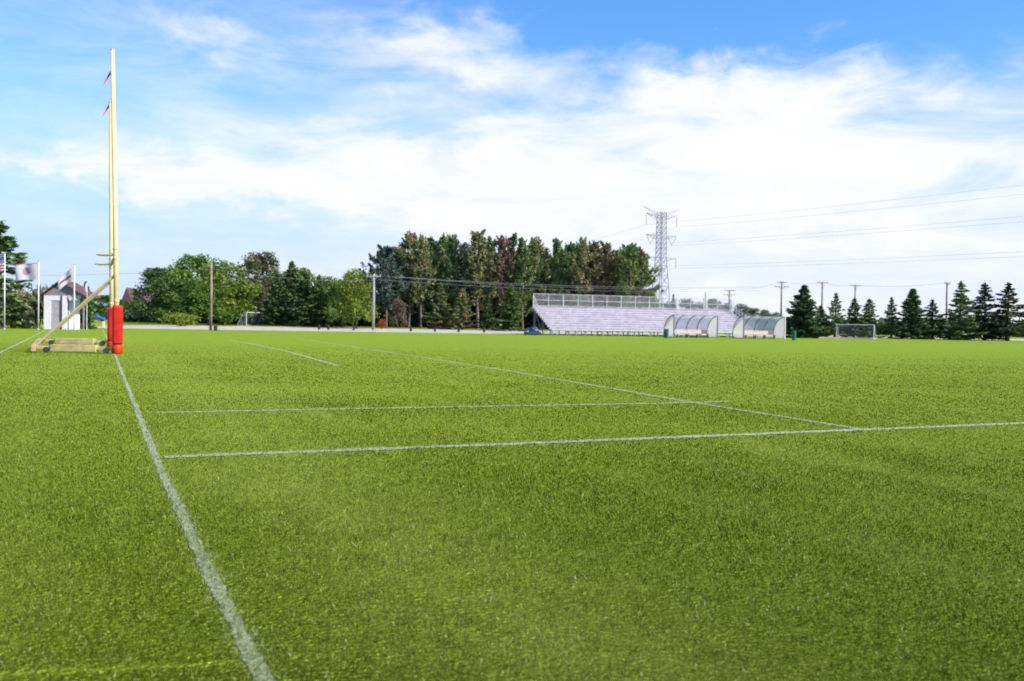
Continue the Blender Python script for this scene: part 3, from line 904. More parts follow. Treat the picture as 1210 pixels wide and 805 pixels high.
# ------------------------------------------------------------------ bleachers
bl = foot(651.5, 110); yaw = rad(17)
ble = empty('bleacher_stand', bl, yaw, 'long silver aluminium bleachers with a tall guard rail at the back', 'bleachers')
L = 29.4; rows = 10; run = .74; z0 = .72; rise = .30
for k in range(rows):
    y = k * run; z = z0 + k * rise
    mb = MB(); mb.box(0, L, y, y + .30, z, z + .05); mb.box(0, L, y + .005, y + .03, z - .10, z - .003)
    mb.build('seat_plank', M['alu'], ble)
    mb = MB(); mb.box(0, L, y + .33, y + .71, z - .03, z + .01); mb.box(0, L, y + .68, y + .70, z + .013, z + rise - .003)
    mb.build('foot_plank', M['alu_shade'], ble)
D_ = rows * run; zt = z0 + rows * rise
for k in range(14):
    x = .15 + k * (L - .3) / 13
    mb = MB()
    mb.bar((x, -.05, z0 - .30), (x, D_, zt - .46), .08, .10)
    for y in (.1, D_ * .5, D_ - .1):
        mb.bar((x, y, 0), (x, y, z0 + y / run * rise - .36), .08)
    mb.bar((x, .1, .12), (x, D_ - .1, .12), .07)
    mb.bar((x, .15, .2), (x, D_ * .5, z0 + 1.2), .05); mb.bar((x, D_ * .5, .2), (x, D_ - .15, zt - .5), .05)
    mb.build('support_frame', M['galv'], ble)
mb = MB()
for y, zz in ((D_ - .1, 1.2), (D_ - .1, 2.4), (D_ * .5, 1.0)):
    for k in range(13):
        x = .15 + k * (L - .3) / 13; x2 = .15 + (k + 1) * (L - .3) / 13
        if k % 2 == 0: mb.bar((x, y, .2), (x2, y, zz + .6), .045)
    mb.bar((0, y, zz), (L, y, zz), .05)
mb.build('cross_brace', M['galv'], ble)
# back guard rail with posts, rails and chain link
gtop = zt + 1.62
n = 15
for k in range(n):
    x = .05 + k * (L - .1) / (n - 1); MB().bar((x, D_, zt - .6), (x, D_, gtop), .10 if k % 2 == 0 else .07).build('rail_post', M['rail'], ble)
for z in (gtop, zt + .82, zt + .1):
    mb = MB(); mb.bar((0, D_ + .02, z), (L, D_ + .02, z), .065); mb.build('guard_rail', M['rail'], ble)


def lattice(w_, h_, step, th):
    """diamond mesh in the plane x 0..w, z 0..h"""
    mb = MB()
    n = int((w_ + h_) / step)
    for k in range(n + 1):
        s = k * step
        for sg in (1, -1):
            x0_, z0_ = (s, 0) if s <= w_ else (w_, s - w_)
            x1_, z1_ = (s - h_, h_) if s - h_ >= 0 else (0, s)
            if sg < 0: x0_, x1_ = w_ - x0_, w_ - x1_
            if abs(x0_ - x1_) < 1e-3: continue
            mb.bar((x0_, 0, z0_), (x1_, 0, z1_), th)
    return mb


mb = lattice(L, gtop - zt - .1, .34, .022)
o = mb.build('chain_link', M['rail'], ble); o.location = (0, D_ + .06, zt + .1)
# end guards: sloped rail with uprights, both ends
for xe in (0.0, L):
    mb = MB()
    for k in range(1, rows + 1):
        y = k * run - .05; zz = z0 + k * rise
        mb.bar((xe, y, zz - .3), (xe, y, zz + (.95 if k < rows else 1.6)), .05)
    for off in (.35, .65, .95):
        mb.bar((xe, run, z0 + rise + off), (xe, D_, zt + off), .045)
    mb.bar((xe, D_ - 1.6, zt + .4 - 0.0), (xe, D_, gtop), .05)
    mb.build('end_rail', M['rail'], ble)
# front walkway rail and stair openings
mb = MB()
for k in range(24):
    x = .4 + k * (L - .8) / 23
    if k % 6 == 3: continue
    mb.bar((x, -.95, 0), (x, -.95, .72), .05)
mb.bar((0, -.95, .70), (L, -.95, .70), .04)
mb.build('front_rail', M['rail'], ble)
# blue padded equipment beside the bleachers
p = foot(628, 106)
eq = empty('equipment_stack', p, rad(10), 'dark blue covered equipment heap at the left foot of the bleachers', 'sports equipment')
mb = MB(); mb.box(-.85, 1.1, -.5, .5, .04, .42); mb.build('pad_base', M['blue'], eq, bevel=.08)
r = R(3); mb = MB(); vs = []
mb.lathe([(.55, .42), (.62, .5), (.5, .8), (.34, 1.0), (.2, 1.02)], 12, c=(.25, 0, 0), sx=1.05, sy=.7)
for i, v in enumerate(mb.v): mb.v[i] = (v[0] + r.normal(0, .04), v[1] + r.normal(0, .04), v[2] + r.normal(0, .02))
mb.build('tarp_cover', M['blue'], eq)
mb = MB(); mb.bar((-.3, .1, .42), (-.3, .1, .9), .06); mb.build('handle', M['galv'], eq)

# ------------------------------------------------------------------ dugouts
def dugout(px, Y, length, rz, label):
    root = empty('dugout_shelter', foot(px, Y), rz, label, 'dugout', 'translucent dugout shelters before the bleachers')
    dep = 1.75; hh = 2.62
    arc = []
    for k in range(9):
        t = k / 8 * math.pi / 2
        arc.append((dep - dep * .97 * (1 - math.cos(t)) , .55 + (hh - .55) * math.sin(t)))
    # y grows toward the back; the roof comes forward to y ~ .05
    arc = [(dep * .98, 0.0), (dep * .98, .55)] + [(dep * .98 - (dep * .95) * (1 - math.cos(k / 8 * math.pi / 2)), .55 + (hh - .55) * math.sin(k / 8 * math.pi / 2)) for k in range(1, 9)]
    n = 5
    for i in range(n):
        x = i * length / (n - 1)
        mb = MB(); mb.tube([(x, y, z) for y, z in arc], .055, 6); mb.build('rib', M['dug'], root)
    for i in range(n - 1):
        x0_ = i * length / (n - 1) + .06; x1_ = (i + 1) * length / (n - 1) - .06
        mb = MB(); vs = []; fs = []
        for y, z in arc[1:]: vs += [(x0_, y + .012, z), (x1_, y + .012, z)]
        for k in range(len(arc) - 2): fs.append((2 * k, 2 * k + 1, 2 * k + 3, 2 * k + 2))
        mb.add(vs, fs); o = mb.build('roof_panel', M['panel'], root, smooth=True)
    for x in (0.0, length):
        mb = MB(); vs = [(x, y - .02, max(z, .15)) for y, z in arc]; c0 = (x, .04, .15)
        pts = vs + [c0]
        mb.add(pts, [tuple(range(len(pts)))]); o = mb.build('end_panel', M['panel'], root)
        so = o.modifiers.new('solid', 'SOLIDIFY'); so.thickness = .012
        mb = MB(); mb.bar((x, .02, 0), (x, .02, hh), .10); mb.build('front_post', M['dug'] if x == 0.0 or px < 850 else M['white'], root)
    mb = MB(); mb.bar((0, .02, hh), (length, .02, hh), .09); mb.bar((0, dep * .98, .55), (length, dep * .98, .55), .06); mb.bar((0, dep * .98, .06), (length, dep * .98, .06), .06)
    mb.build('long_rail', M['dug'], root)
    mb = MB(); mb.box(.1, length - .1, dep - .55, dep - .15, .42, .47); mb.box(.1, length - .1, dep - .12, dep - .09, .52, .95)
    for k in range(5):
        x = .25 + k * (length - .5) / 4; mb.box(x - .03, x + .03, dep - .5, dep - .2, 0, .42)
    mb.build('bench', M['bench'], root)
    return root


dugout(796.5, 102, 7.0, rad(33), 'left of two curved dugout shelters, beside the first green bin')
d2 = dugout(879, 102, 7.0, rad(33), 'right of two curved dugout shelters, next to the broad dark conifer')


def bin_(name, px, Y, hgt, rad_, mat, label, group, rim=None):
    root = empty(name, foot(px, Y), 0, label, 'bin', group)
    mb = MB(); mb.lathe([(rad_ * .82, 0), (rad_ * .86, .03), (rad_, hgt * .9), (rad_ * 1.06, hgt * .91), (rad_ * 1.06, hgt * .95)], 18); mb.build('body', mat, root, smooth=False)
    mb = MB(); mb.lathe([(rad_ * 1.02, hgt * .952), (rad_ * .9, hgt * .985), (rad_ * .4, hgt)], 18); mb.build('lid', mat, root)
    return root


bin_('litter_bin', 787.3, 98, 1.02, .27, M['green'], 'green litter bin at the left end of the left dugout', 'green litter bins by the dugouts')
bin_('litter_bin', 938, 96, 1.05, .25, M['green'], 'green litter bin right of the right dugout', 'green litter bins by the dugouts')
bin_('rubbish_can', 254.8, 101, .55, .22, M['black'], 'small black can at the foot of the bare wooden pole', None)

# ------------------------------------------------------------------ soccer goals
def soccer(px, Y, w_, h_, rz, label, dep=1.9):
    root = empty('soccer_goal', foot(px, Y), rz, label, 'soccer goal', 'white soccer goals beyond the field edge')
    for x in (0, w_):
        mb = MB(); mb.tube([(x, 0, 0), (x, 0, h_)], .06, 10); mb.build('post', M['goal_white'], root)
        mb = MB(); mb.tube([(x, 0, h_), (x, .6, h_), (x, dep, .05)], .045, 8); mb.tube([(x, 0, .05), (x, dep, .05)], .045, 8); mb.build('side_stay', M['goal_white'], root)
    mb = MB(); mb.tube([(-.06, 0, h_), (w_ + .06, 0, h_)], .06, 10); mb.build('crossbar', M['goal_white'], root)
    mb = MB(); mb.tube([(0, dep, .05), (w_, dep, .05)], .045, 8); mb.tube([(0, .6, h_), (w_, .6, h_)], .035, 8); mb.build('ground_bar', M['goal_white'], root)
    mb = MB(); st = .24
    n = int(w_ / st)
    for i in range(n + 1):
        x = i * w_ / n; mb.bar((x, .05, h_ - .01), (x, .6, h_ - .01), .014); mb.bar((x, .6, h_ - .01), (x, dep, .06), .014)
    for j in range(12):
        t = j / 11; mb.bar((0, .6 + (dep - .6) * t, h_ - (h_ - .06) * t), (w_, .6 + (dep - .6) * t, h_ - (h_ - .06) * t), .014)
    for x in (0, w_):
        for j in range(9):
            z = .1 + (h_ - .15) * j / 8; ye = dep - (dep - .6) * z / h_
            mb.bar((x, .02, z), (x, ye, z), .014)
        for j in range(7):
            y = .1 + (dep - .15) * j / 6; ze = h_ if y < .6 else h_ * (dep - y) / (dep - .6)
            mb.bar((x, y, .06), (x, y, max(ze, .1)), .014)
    mb.build('net', M['net'], root)
    return root


soccer(291, 148, 5.2, 2.25, rad(68), 'white soccer goal seen from the side on the left gravel path')
soccer(988, 124, 4.9, 1.95, rad(-30), 'white soccer goal under the conifer row at the right')

# ------------------------------------------------------------------ poles, tower, wires
def upole(px, ytop, Y, mat, r0, label, arms=(), group='utility poles', step=True):
    b0 = foot(px, Y); zt_ = at(px, ytop, Y).z - b0.z
    root = empty('utility_pole', b0, 0, label, 'utility pole', group)
    mb = MB(); mb.tube([(0, 0, -.3), (0.02, 0, zt_ * .5), (0.0, 0, zt_)], [r0, r0 * .88, r0 * .72], 12); mb.build('pole', mat, root, smooth=True)
    for dz, half, ang in arms:
        ca, sa = math.cos(ang), math.sin(ang)
        z = zt_ - dz
        mb = MB(); mb.bar((-half * ca, -half * sa - .13, z), (half * ca, half * sa - .13, z), .10, .13)
        mb.bar((-half * .5 * ca, -half * .5 * sa - .13, z - .03), (0, -.13, z - .55), .05); mb.bar((half * .5 * ca, half * .5 * sa - .13, z - .03), (0, -.13, z - .55), .05)
        arm = mb.build('crossarm', mat, root)
        for t in (-.92, -.4, .4, .92):
            mb = MB(); mb.lathe([(.05, 0), (.07, .06), (.04, .12), (.06, .16), (.02, .22)], 8, c=(half * t * ca, half * t * sa - .13, z + .066)); mb.build('insulator', M['galv'], arm)
    return root, b0 + Vector((0, 0, zt_))


P1 = upole(249, 311, 103, M['wood_pole'], .17, 'bare brown wooden pole without crossarm before the broadleaf clump')[1]
P2 = upole(441, 324, 128, M['grey_pole'], .20, 'grey pole with a crossarm at the left end of the pine wood', [(.35, 1.0, 0)])[1]
P3 = upole(922.5, 332.5, 168, M['wood_pole'], .20, 'two armed pole behind the right dugout', [(.25, .9, .2), (1.05, 1.5, .2)])[1]
P4 = upole(970.5, 333, 165, M['wood_pole'], .20, 'pole with a short crossarm behind the low dull conifer', [(.2, 1.1, .2)])[1]
P5 = upole(1009.5, 336.5, 172, M['wood_pole'], .18, 'pole with a crossarm rising out of a conifer behind the right goal', [(.2, 1.2, .2)])[1]
P6 = upole(1117.5, 333.5, 137, M['wood_pole'], .17, 'plain dark pole among the right end conifers', [(.25, .5, .2)])[1]
P7 = upole(861, 342.5, 210, M['wood_pole'], .24, 'far two armed pole seen over the left dugout', [(.2, 1.3, .2), (1.2, 1.5, .2)])[1]
P8 = upole(833, 345.5, 225, M['grey_pole'], .26, 'faint short pole among the distant trees', [])[1]


def wire(a, b_, sag, rr_, label, group, n=18, mat='wire'):
    a = Vector(a); b_ = Vector(b_)
    pts = [a + (b_ - a) * (i / n) - Vector((0, 0, sag * 4 * (i / n) * (1 - i / n))) for i in range(n + 1)]
    mb = MB(); mb.tube([p - a for p in pts], rr_, 5)
    o = mb.build('power_line', M[mat], smooth=True); o.location = a
    return tag(o, label, 'power line', group)


# lattice tower
TW = foot(779.5, 320)
ldir_ = Vector((62, -110, 0)).normalized(); adir = Vector((ldir_.y, -ldir_.x, 0)) * -1   # arms across the line
zt = at(777, 244, 320).z - TW.z
tw = empty('lattice_tower', TW, math.atan2(adir.y, adir.x), 'tall steel lattice power tower right of the pine wood', 'pylon')


def half_w(z):
    u = z / zt
    return 3.1 * (1 - u / .58) + 1.35 * (u / .58) if u < .58 else 1.35 + (1.15 - 1.35) * (u - .58) / .42


zs = [0, zt * .13, zt * .25, zt * .35, zt * .44, zt * .52, zt * .58] + list(np.linspace(zt * .58, zt * .95, 10)[1:])
for sx_ in (-1, 1):
    for sy_ in (-1, 1):
        mb = MB()
        for a, b_ in zip(zs[:-1], zs[1:]):
            mb.bar((sx_ * half_w(a), sy_ * half_w(a), a), (sx_ * half_w(b_), sy_ * half_w(b_), b_), .24)
        mb.build('leg', M['tower'], tw)
mb = MB()
for a, b_ in zip(zs[:-1], zs[1:]):
    wa, wb = half_w(a), half_w(b_)
    for (x0_, y0_, x1_, y1_) in ((-1, -1, 1, -1), (1, -1, 1, 1), (1, 1, -1, 1), (-1, 1, -1, -1)):
        mb.bar((x0_ * wa, y0_ * wa, a), (x1_ * wb, y1_ * wb, b_), .11); mb.bar((x1_ * wa, y1_ * wa, a), (x0_ * wb, y0_ * wb, b_), .11)
        mb.bar((x0_ * wb, y0_ * wb, b_), (x1_ * wb, y1_ * wb, b_), .11)
mb.build('bracing', M['tower'], tw)
zc = [(at(777, y, 320).z - TW.z) for y in (255, 278, 304)]
attach = []
AW = 6.9
for k, z in enumerate(zc):
    for sg in (-1, 1):
        mb = MB(); hw = half_w(z)
        for yy in (-.5, .5):
            mb.bar((sg * hw, yy * 2 * hw, z - .2), (sg * AW, 0, z + (.55 if k == 0 else 0)), .16); mb.bar((sg * hw, yy * 2 * hw, z - 1.5), (sg * AW, 0, z + (.4 if k == 0 else -.1)), .13)
        for t in (.3, .6):
            xx = hw + (AW - hw) * t; mb.bar((sg * xx, 0, z), (sg * xx, 0, z - 1.4 * (1 - t)), .09)
        arm = mb.build('crossarm', M['tower'], tw)
        # insulators
        mb = MB()
        if k == 1:
            xi = AW - 2.0
            mb.bar((sg * AW, 0, z - .1), (sg * xi, 0, z - 3.4), .16); mb.bar((sg * (AW - 4.0), 0, z - .2), (sg * xi, 0, z - 3.4), .16); e = Vector((sg * xi, 0, z - 3.45))
        else:
            mb.bar((sg * AW, 0, z - .1), (sg * AW, 0, z - 3.6), .18); e = Vector((sg * AW, 0, z - 3.65))
        mb.build('insulator_string', M['tower'], arm)
        attach.append((k, sg, tw.location + Vector((adir.x * e.x, adir.y * e.x, e.z))))
for sg in (-1, 1):
    mb = MB()
    mb.bar((sg * 1.0, 0, zc[0] - .2), (sg * 8.6, 0, zt - .5), .16); mb.bar((sg * 1.0, 0, zc[0] + .9), (sg * 8.6, 0, zt - .5), .12)
    for t in (.3, .6): mb.bar((sg * (1 + 7.6 * t), 0, zc[0] - .2 + (zt - .3 - zc[0]) * t), (sg * (1 + 7.6 * t), 0, zc[0] + .9 + (zt - 1.4 - zc[0]) * t), .08)
    mb.build('earth_wire_arm', M['tower'], tw)
nm = ['highest', 'middle', 'lowest']; 
for (k, sg, p) in attach:
    wh = 'far' if sg < 0 else 'near'
    e = p + ldir_ * 330
    e.z = p.z - 3.0
    wire(p, e, 2.3, .027, f'{nm[k]} {wh} side power line sweeping from the tower out at the right edge', 'high voltage lines right of the tower', 28, 'hv_wire')
    e = p - ldir_ * 300
    wire(p, e, 8.0, .028, 'thin power line running from the tower away behind the pine wood', 'high voltage lines left of the tower', 16, 'hv_wire')

gw = 'wires on the utility poles'
E0 = at(-120, 322, 98)
wire(E0, P1 + Vector((0, 0, -.7)), .5, .016, 'thin wire running left from the bare wooden pole', gw)
wire(P1 + Vector((0, 0, -.7)), P2 + Vector((0, 0, -.9)), .5, .016, 'thin wire between the bare wooden pole and the grey pole', gw)
E1 = at(900, 338, 150)
for dx, dz, sg_, rr_, la in ((-.9, -.12, .75, .022, 'upper wire crossing in front of the pines from the grey pole'), (.9, -.2, .95, .018, 'middle wire crossing in front of the pines from the grey pole'), (.1, -.75, .8, .016, 'lowest wire crossing in front of the pines from the grey pole')):
    wire(P2 + Vector((dx, -.13, dz)), E1 + Vector((dx, 0, dz)), sg_, rr_, la, gw, 30)
for a, b_, la in ((P7, P3, 'thin wire between the far two armed pole and the nearer two armed pole'), (P3, P4, 'thin wire between the two armed pole and the short armed pole'),
                  (P4, P5, 'thin wire from the short armed pole to the pole in the conifer'), (P5, P6, 'thin wire from the pole in the conifer to the plain dark pole')):
    wire(a + Vector((0, 0, -.1)), b_ + Vector((0, 0, -.1)), .4, .018, la, gw)

# ------------------------------------------------------------------ bollards, sign, marker post
g = 'short dark wooden posts along the gravel path'
for px, lab in ((377, 'dark wooden post below the dark spruces, left of a close pair'), (388, 'dark wooden post below the dark spruces, right of a close pair'),
                (418, 'dark wooden post just left of the grey crossarm pole'), (485.5, 'dark wooden post right of the red shrub'),
                (514, 'dark wooden post in front of the olive conifer'), (542, 'dark wooden post in front of the second olive conifer'),
                (572, 'dark wooden post left of the round white sign')):
    o = MB().tube([(0, 0, -.1), (0, 0, .58), (0, 0, .64)], [.17, .16, .10], 9).build('wooden_post', M['bollard'])
    o.location = foot(px, 124); tag(o, lab, 'post', g)
s_ = empty('round_sign', foot(592, 150), rad(8), 'small round white sign at the foot of the pine wood', 'sign')
MB().tube([(0, .05, 0), (0, .05, .75)], .03, 8).build('post', M['galv'], s_)
MB().tube([(0, 0, .85), (0, .03, .85)], .3, 20).build('sign_face', M['white'], s_)
s_ = empty('marker_post', foot(122.3, 104), 0, 'small white marker post behind the far goal pad', 'post')
MB().box(-.16, .16, -.05, .05, .1, .8).build('panel', M['white'], s_, bevel=.03)
MB().box(-.2, .2, -.12, .12, 0, .1).build('foot_base', M['galv'], s_)

# ------------------------------------------------------------------ flags
def flagpole(px, ytop, Y, label):
    b0 = foot(px, Y); z = at(px, ytop, Y).z
    root = empty('flagpole', b0, 0, label, 'flagpole', 'white flagpoles left of the goal')
    MB().tube([(0, 0, 0), (0, 0, z - .05)], [.062, .045], 12).build('pole', M['white'], root, smooth=True)
    MB().lathe([(.01, 0), (.07, .03), (.085, .08), (.06, .14), (.01, .16)], 12, c=(0, 0, z - .05)).build('finial', M['galv'], root, smooth=True)
    MB().lathe([(.14, 0), (.13, .05), (.07, .1)], 12).build('base_collar', M['galv'], root)
    return root, b0, z


def flag(b0, ztop, w_, h_, droop, colour_of, label, mats, ang=math.pi, nx=26, ny=26, wave=.10):
    vs = []; fs = []; mi = []
    ca, sa = math.cos(ang), math.sin(ang)
    for j in range(ny + 1):
        for i in range(nx + 1):
            u = i / nx; v = j / ny
            x = u * w_ * (1 - .25 * droop)
            off = wave * math.sin(u * 8 + v * 1.4) * (u ** .5) * w_ * .6
            z = -v * h_ - droop * w_ * .75 * u ** 1.25 + .03 * math.sin(u * 9 + 2)
            vs.append((ca * x - sa * off, sa * x + ca * off, z))
    for j in range(ny):
        for i in range(nx):
            a = j * (nx + 1) + i
            fs.append((a, a + 1, a + nx + 2, a + nx + 1)); mi.append(colour_of((i + .5) / nx, (j + .5) / ny))
    me = bpy.data.meshes.new('flag'); me.from_pydata(vs, [], fs)
    for m in mats: me.materials.append(m)
    me.polygons.foreach_set('material_index', mi); me.polygons.foreach_set('use_smooth', [True] * len(fs)); me.update()
    o = bpy.data.objects.new('flag', me); COL.objects.link(o); o.location = (b0.x - .06, b0.y, ztop)
    so = o.modifiers.new('solid', 'SOLIDIFY'); so.thickness = .006
    return tag(o, label, 'flag', 'flags on the white flagpoles')


def cloth(name, col):
    m, h, b, out = new_mat(name)
    tc = h.node('ShaderNodeTexCoord').outputs['Object']
    c = h.mix(h.noise(tc, 6, 3), tuple(x * .88 for x in col), col)
    h.put(b.inputs['Base Color'], c); b.inputs['Roughness'].default_value = .8
    tr = h.node('ShaderNodeBsdfTranslucent'); h.put(tr.inputs[0], c)
    mx = h.node('ShaderNodeMixShader'); mx.inputs[0].default_value = .4
    h.l.new(b.outputs[0], mx.inputs[1]); h.l.new(tr.outputs[0], mx.inputs[2]); h.l.new(mx.outputs[0], out.inputs[0])
    return m


FW, FR, FB, FD = cloth('flag_white', (.78, .76, .80)), cloth('flag_red', (.60, .05, .07)), cloth('flag_blue', (.05, .06, .26)), cloth('flag_dark', (.22, .19, .24))
_, b1, z1 = flagpole(5.2, 299, 86, 'white flagpole at the left edge, flying the striped flag')


def us(u, v):
    if u < .4 and v < 7 / 13:
        a, b_ = u / .4 * 6, v / (7 / 13) * 5
        return 0 if (abs(a % 1 - .5) < .22 and abs(b_ % 1 - .5) < .2) else 2
    return 1 if int(v * 13) % 2 == 0 else 0


flag(b1, z1 - .1, 2.9, 1.75, .12, us, 'red and white striped flag with a blue canton, cut by the left edge', [FW, FR, FB], nx=60, ny=39)
_, b2, z2 = flagpole(45.3, 309, 87, 'white flagpole in the middle, left of the white kiosk')


def emblem(u, v):
    if v < .05: return 4
    a, b_ = (u - .52) / .19, (v - .47) / .24
    q = a * a + b_ * b_
    if q > 1: return 0
    if b_ > .45: return 4
    if abs(a + .15 + b_ * .4) < .32 and b_ > -.75: return 3
    return 4 if (a * 3.1 + b_ * 1.7) % 1 < .35 else 5


flag(b2, z2 - .12, 2.25, 1.62, .14, emblem, 'white flag with a small dark and red emblem, left of the kiosk', [FW, FR, FB, FD, cloth('flag_rose', (.55, .30, .34)), cloth('flag_tan', (.55, .50, .52))], nx=48, ny=36)
_, b3, z3 = flagpole(87.5, 313, 88, 'white flagpole at the right, in front of the white kiosk')


def band(u, v):
    a = v - .5 + (u - .5) * .25
    if abs(a) < .09 and .18 < u < .9: return 1
    if (u - .45) ** 2 * 6 + (v - .5) ** 2 * 10 < .12: return 1
    if v > .93 and u > .3: return 2
    return 0


flag(b3, z3 - .15, 2.0, 1.3, .95, band, 'drooping white flag with red markings over the kiosk roof', [FW, FR, FB], nx=36, ny=24)

# ------------------------------------------------------------------ kiosk, house, car
k0 = foot(51, 91); kx = lambda px: (px - 51) / F * 91
kio = empty('kiosk', k0, rad(0), 'small white kiosk with a dark gable roof behind the flagpoles', 'kiosk')
wl, wr = 0.0, kx(100); hz = at(51, 349, 91).z; pk = at(70, 333, 91).z; xm = kx(71)
hw_ = kx(79)
mb = MB(); mb.box(.05, .75, 0, .12, 0, hz); mb.box(.75, 1.72, 0.0, .12, hz - .5, hz); mb.box(.05, .15, .12, 2.6, 0, hz); mb.box(.05, hw_, 2.6, 2.7, 0, hz); mb.box(hw_ - .1, hw_, .5, 2.6, 0, hz)
mb.build('wall', M['wall_w'], kio)
dr = MB().box(.75, 1.7, .05, .10, 0, hz - .503).build('door', M['door_g'], kio)
MB().tube([(1.58, .03, 1.35), (1.58, .03, 1.5)], .03, 8).build('handle', M['galv'], dr)
MB().box(1.74, 1.9, -.02, .12, 0, hz).build('dark_post', M['darkstrip'], kio)
MB().box(1.93, hw_, -.01, .12, 0, hz).build('side_panel', M['wall_w'], kio)
MB().box(wr - .2, wr - .08, -.02, .1, 0, hz).build('corner_post', M['wall_m'], kio)
# gable front and roof
mb = MB(); mb.add([(0, -.01, hz + .003), (wr, -.01, hz + .003), (xm, -.01, pk - .12), (0, .05, hz + .003), (wr, .05, hz + .003), (xm, .05, pk - .12)], [(0, 1, 2), (5, 4, 3), (0, 2, 5, 3), (1, 4, 5, 2), (0, 3, 4, 1)])
mb.build('gable', M['wall_m'], kio)
mb = MB()
for (xa, xb) in ((-.25, xm), (wr + .25, xm)):
    vs = [(xa, -.35, hz - .12), (xb, -.35, pk), (xb, 3.0, pk), (xa, 3.0, hz - .12)]
    up = [(x, y, z + .12) for x, y, z in vs]
    mb.add(vs + up, [(0, 1, 2, 3), (7, 6, 5, 4), (0, 4, 5, 1), (1, 5, 6, 2), (2, 6, 7, 3), (3, 7, 4, 0)])
mb.build('roof', M['roof'], kio)
mb = MB(); vs = []; fs = []
x0_, x1_ = kx(80), kx(96)
for k in range(15):
    t = k / 14; sag = .55 * abs(math.sin(t * math.pi * 2)) * .6 + .22
    vs += [(x0_ + (x1_ - x0_) * t, -.06, hz + .05), (x0_ + (x1_ - x0_) * t, -.06 - .04 * math.sin(k), hz - sag)]
for k in range(14): fs.append((2 * k, 2 * k + 1, 2 * k + 3, 2 * k + 2))
mb.add(vs, fs); o = mb.build('valance', FW, kio); so = o.modifiers.new('solid', 'SOLIDIFY'); so.thickness = .01
f4 = empty('pennant_pole', foot(102.5, 90), 0, 'slim short pole with a furled white pennant right of the kiosk', 'flagpole')
zz = at(102, 334, 90).z
MB().tube([(0, 0, 0), (0, 0, zz)], .03, 8).build('pole', M['white'], f4)
MB().tube([(-.08, 0, zz - .05), (-.14, .02, zz - .5), (-.12, 0, zz - 1.0)], [.05, .13, .04], 8).build('pennant', FW, f4)

hb = foot(141, 235); hx = lambda px: (px - 141) / F * 235; hzf = lambda py, px=155: at(px, py, 235).z - hb.z
house = empty('brown_house', hb, 0, 'brown house with two gables left of the broadleaf clump', 'house')
mb = MB(); mb.box(0, hx(174), 0, 7, 0, hzf(357)); mb.build('wall', M['wall_m'], house)
mb = MB()
for (xa, xc, xb, top) in ((hx(143), hx(149.5), hx(156), 340), (hx(155), hx(165), hx(175), 344)):
    ze, zp = hzf(357) + .003, hzf(top)
    mb.add([(xa, -.3, ze), (xb, -.3, ze), (xc, -.3, zp), (xa, 7.3, ze), (xb, 7.3, ze), (xc, 7.3, zp)], [(0, 1, 2), (5, 4, 3), (0, 2, 5, 3), (1, 4, 5, 2), (0, 3, 4, 1)])
rf = mb.build('roof', M['roof'], house)
MB().box(hx(158), hx(160), 2, 2.6, hzf(350), hzf(339)).build('chimney', M['wall_m'], rf)
for (xa, za) in ((145, 363), (151, 363), (160, 364), (167, 364), (145, 374), (160, 374), (167, 374)):
    wn = MB().box(hx(xa), hx(xa + 3.4), -.06, .0, hzf(za + 6), hzf(za)).build('window', M['white'], house)
    MB().box(hx(xa) + .1, hx(xa + 3.4) - .1, -.09, -.063, hzf(za + 6) + .1, hzf(za) - .1).build('pane', M['glass'], wn)

cb = foot(111.5, 196)
car = empty('parked_car', cb, rad(4), 'blue car parked under dark trees left of the goal posts', 'car')
prof = [(-2.1, .35), (-2.12, .75), (-1.95, .92), (-1.3, 1.0), (-.75, 1.42), (.55, 1.45), (1.25, 1.0), (2.0, .88), (2.15, .65), (2.12, .35)]
mb = MB(); n = len(prof); vs = [(x, -.84 + (.12 if z > 1.1 else 0), z) for x, z in prof] + [(x, .84 - (.12 if z > 1.1 else 0), z) for x, z in prof]
fs = [tuple(range(n)), tuple(reversed(range(n, 2 * n)))] + [(i, n + i, n + (i + 1) % n, (i + 1) % n) for i in range(n)]
mb.add(vs, fs); mb.build('body', M['carblue'], car, bevel=.05)
for sgn in (-1, 1):
    yq = sgn * .80
    MB().add([(-1.15, sgn * .845, 1.03), (.0, sgn * .845, 1.03), (.0, sgn * .75, 1.38), (-.72, sgn * .75, 1.38)], [(0, 1, 2, 3)]).build('window', M['glass'], car)
    MB().add([(.08, sgn * .845, 1.03), (1.05, sgn * .845, 1.03), (.52, sgn * .75, 1.38), (.08, sgn * .75, 1.38)], [(0, 1, 2, 3)]).build('window', M['glass'], car)
    for x in (-1.3, 1.3):
        wh = MB().tube([(x, sgn * .70, .33), (x, sgn * .88, .33)], .33, 16).build('wheel', M['black'], car)
        MB().tube([(x, sgn * .88, .33), (x, sgn * .892, .33)], .19, 12).build('rim', M['galv'], wh)

# ------------------------------------------------------------------ light and sky
SUN_AZ = rad(116)      # measured from +Y toward +X
SUN_EL = rad(38)
sd = Vector((math.sin(SUN_AZ) * math.cos(SUN_EL), math.cos(SUN_AZ) * math.cos(SUN_EL), math.sin(SUN_EL)))
sl = bpy.data.lights.new('sun', 'SUN'); sl.energy = 4.2; sl.angle = rad(.53); sl.color = (1.0, .93, .82)
so = bpy.data.objects.new('sun', sl); COL.objects.link(so); so.rotation_euler = (-sd).to_track_quat('-Z', 'Y').to_euler()

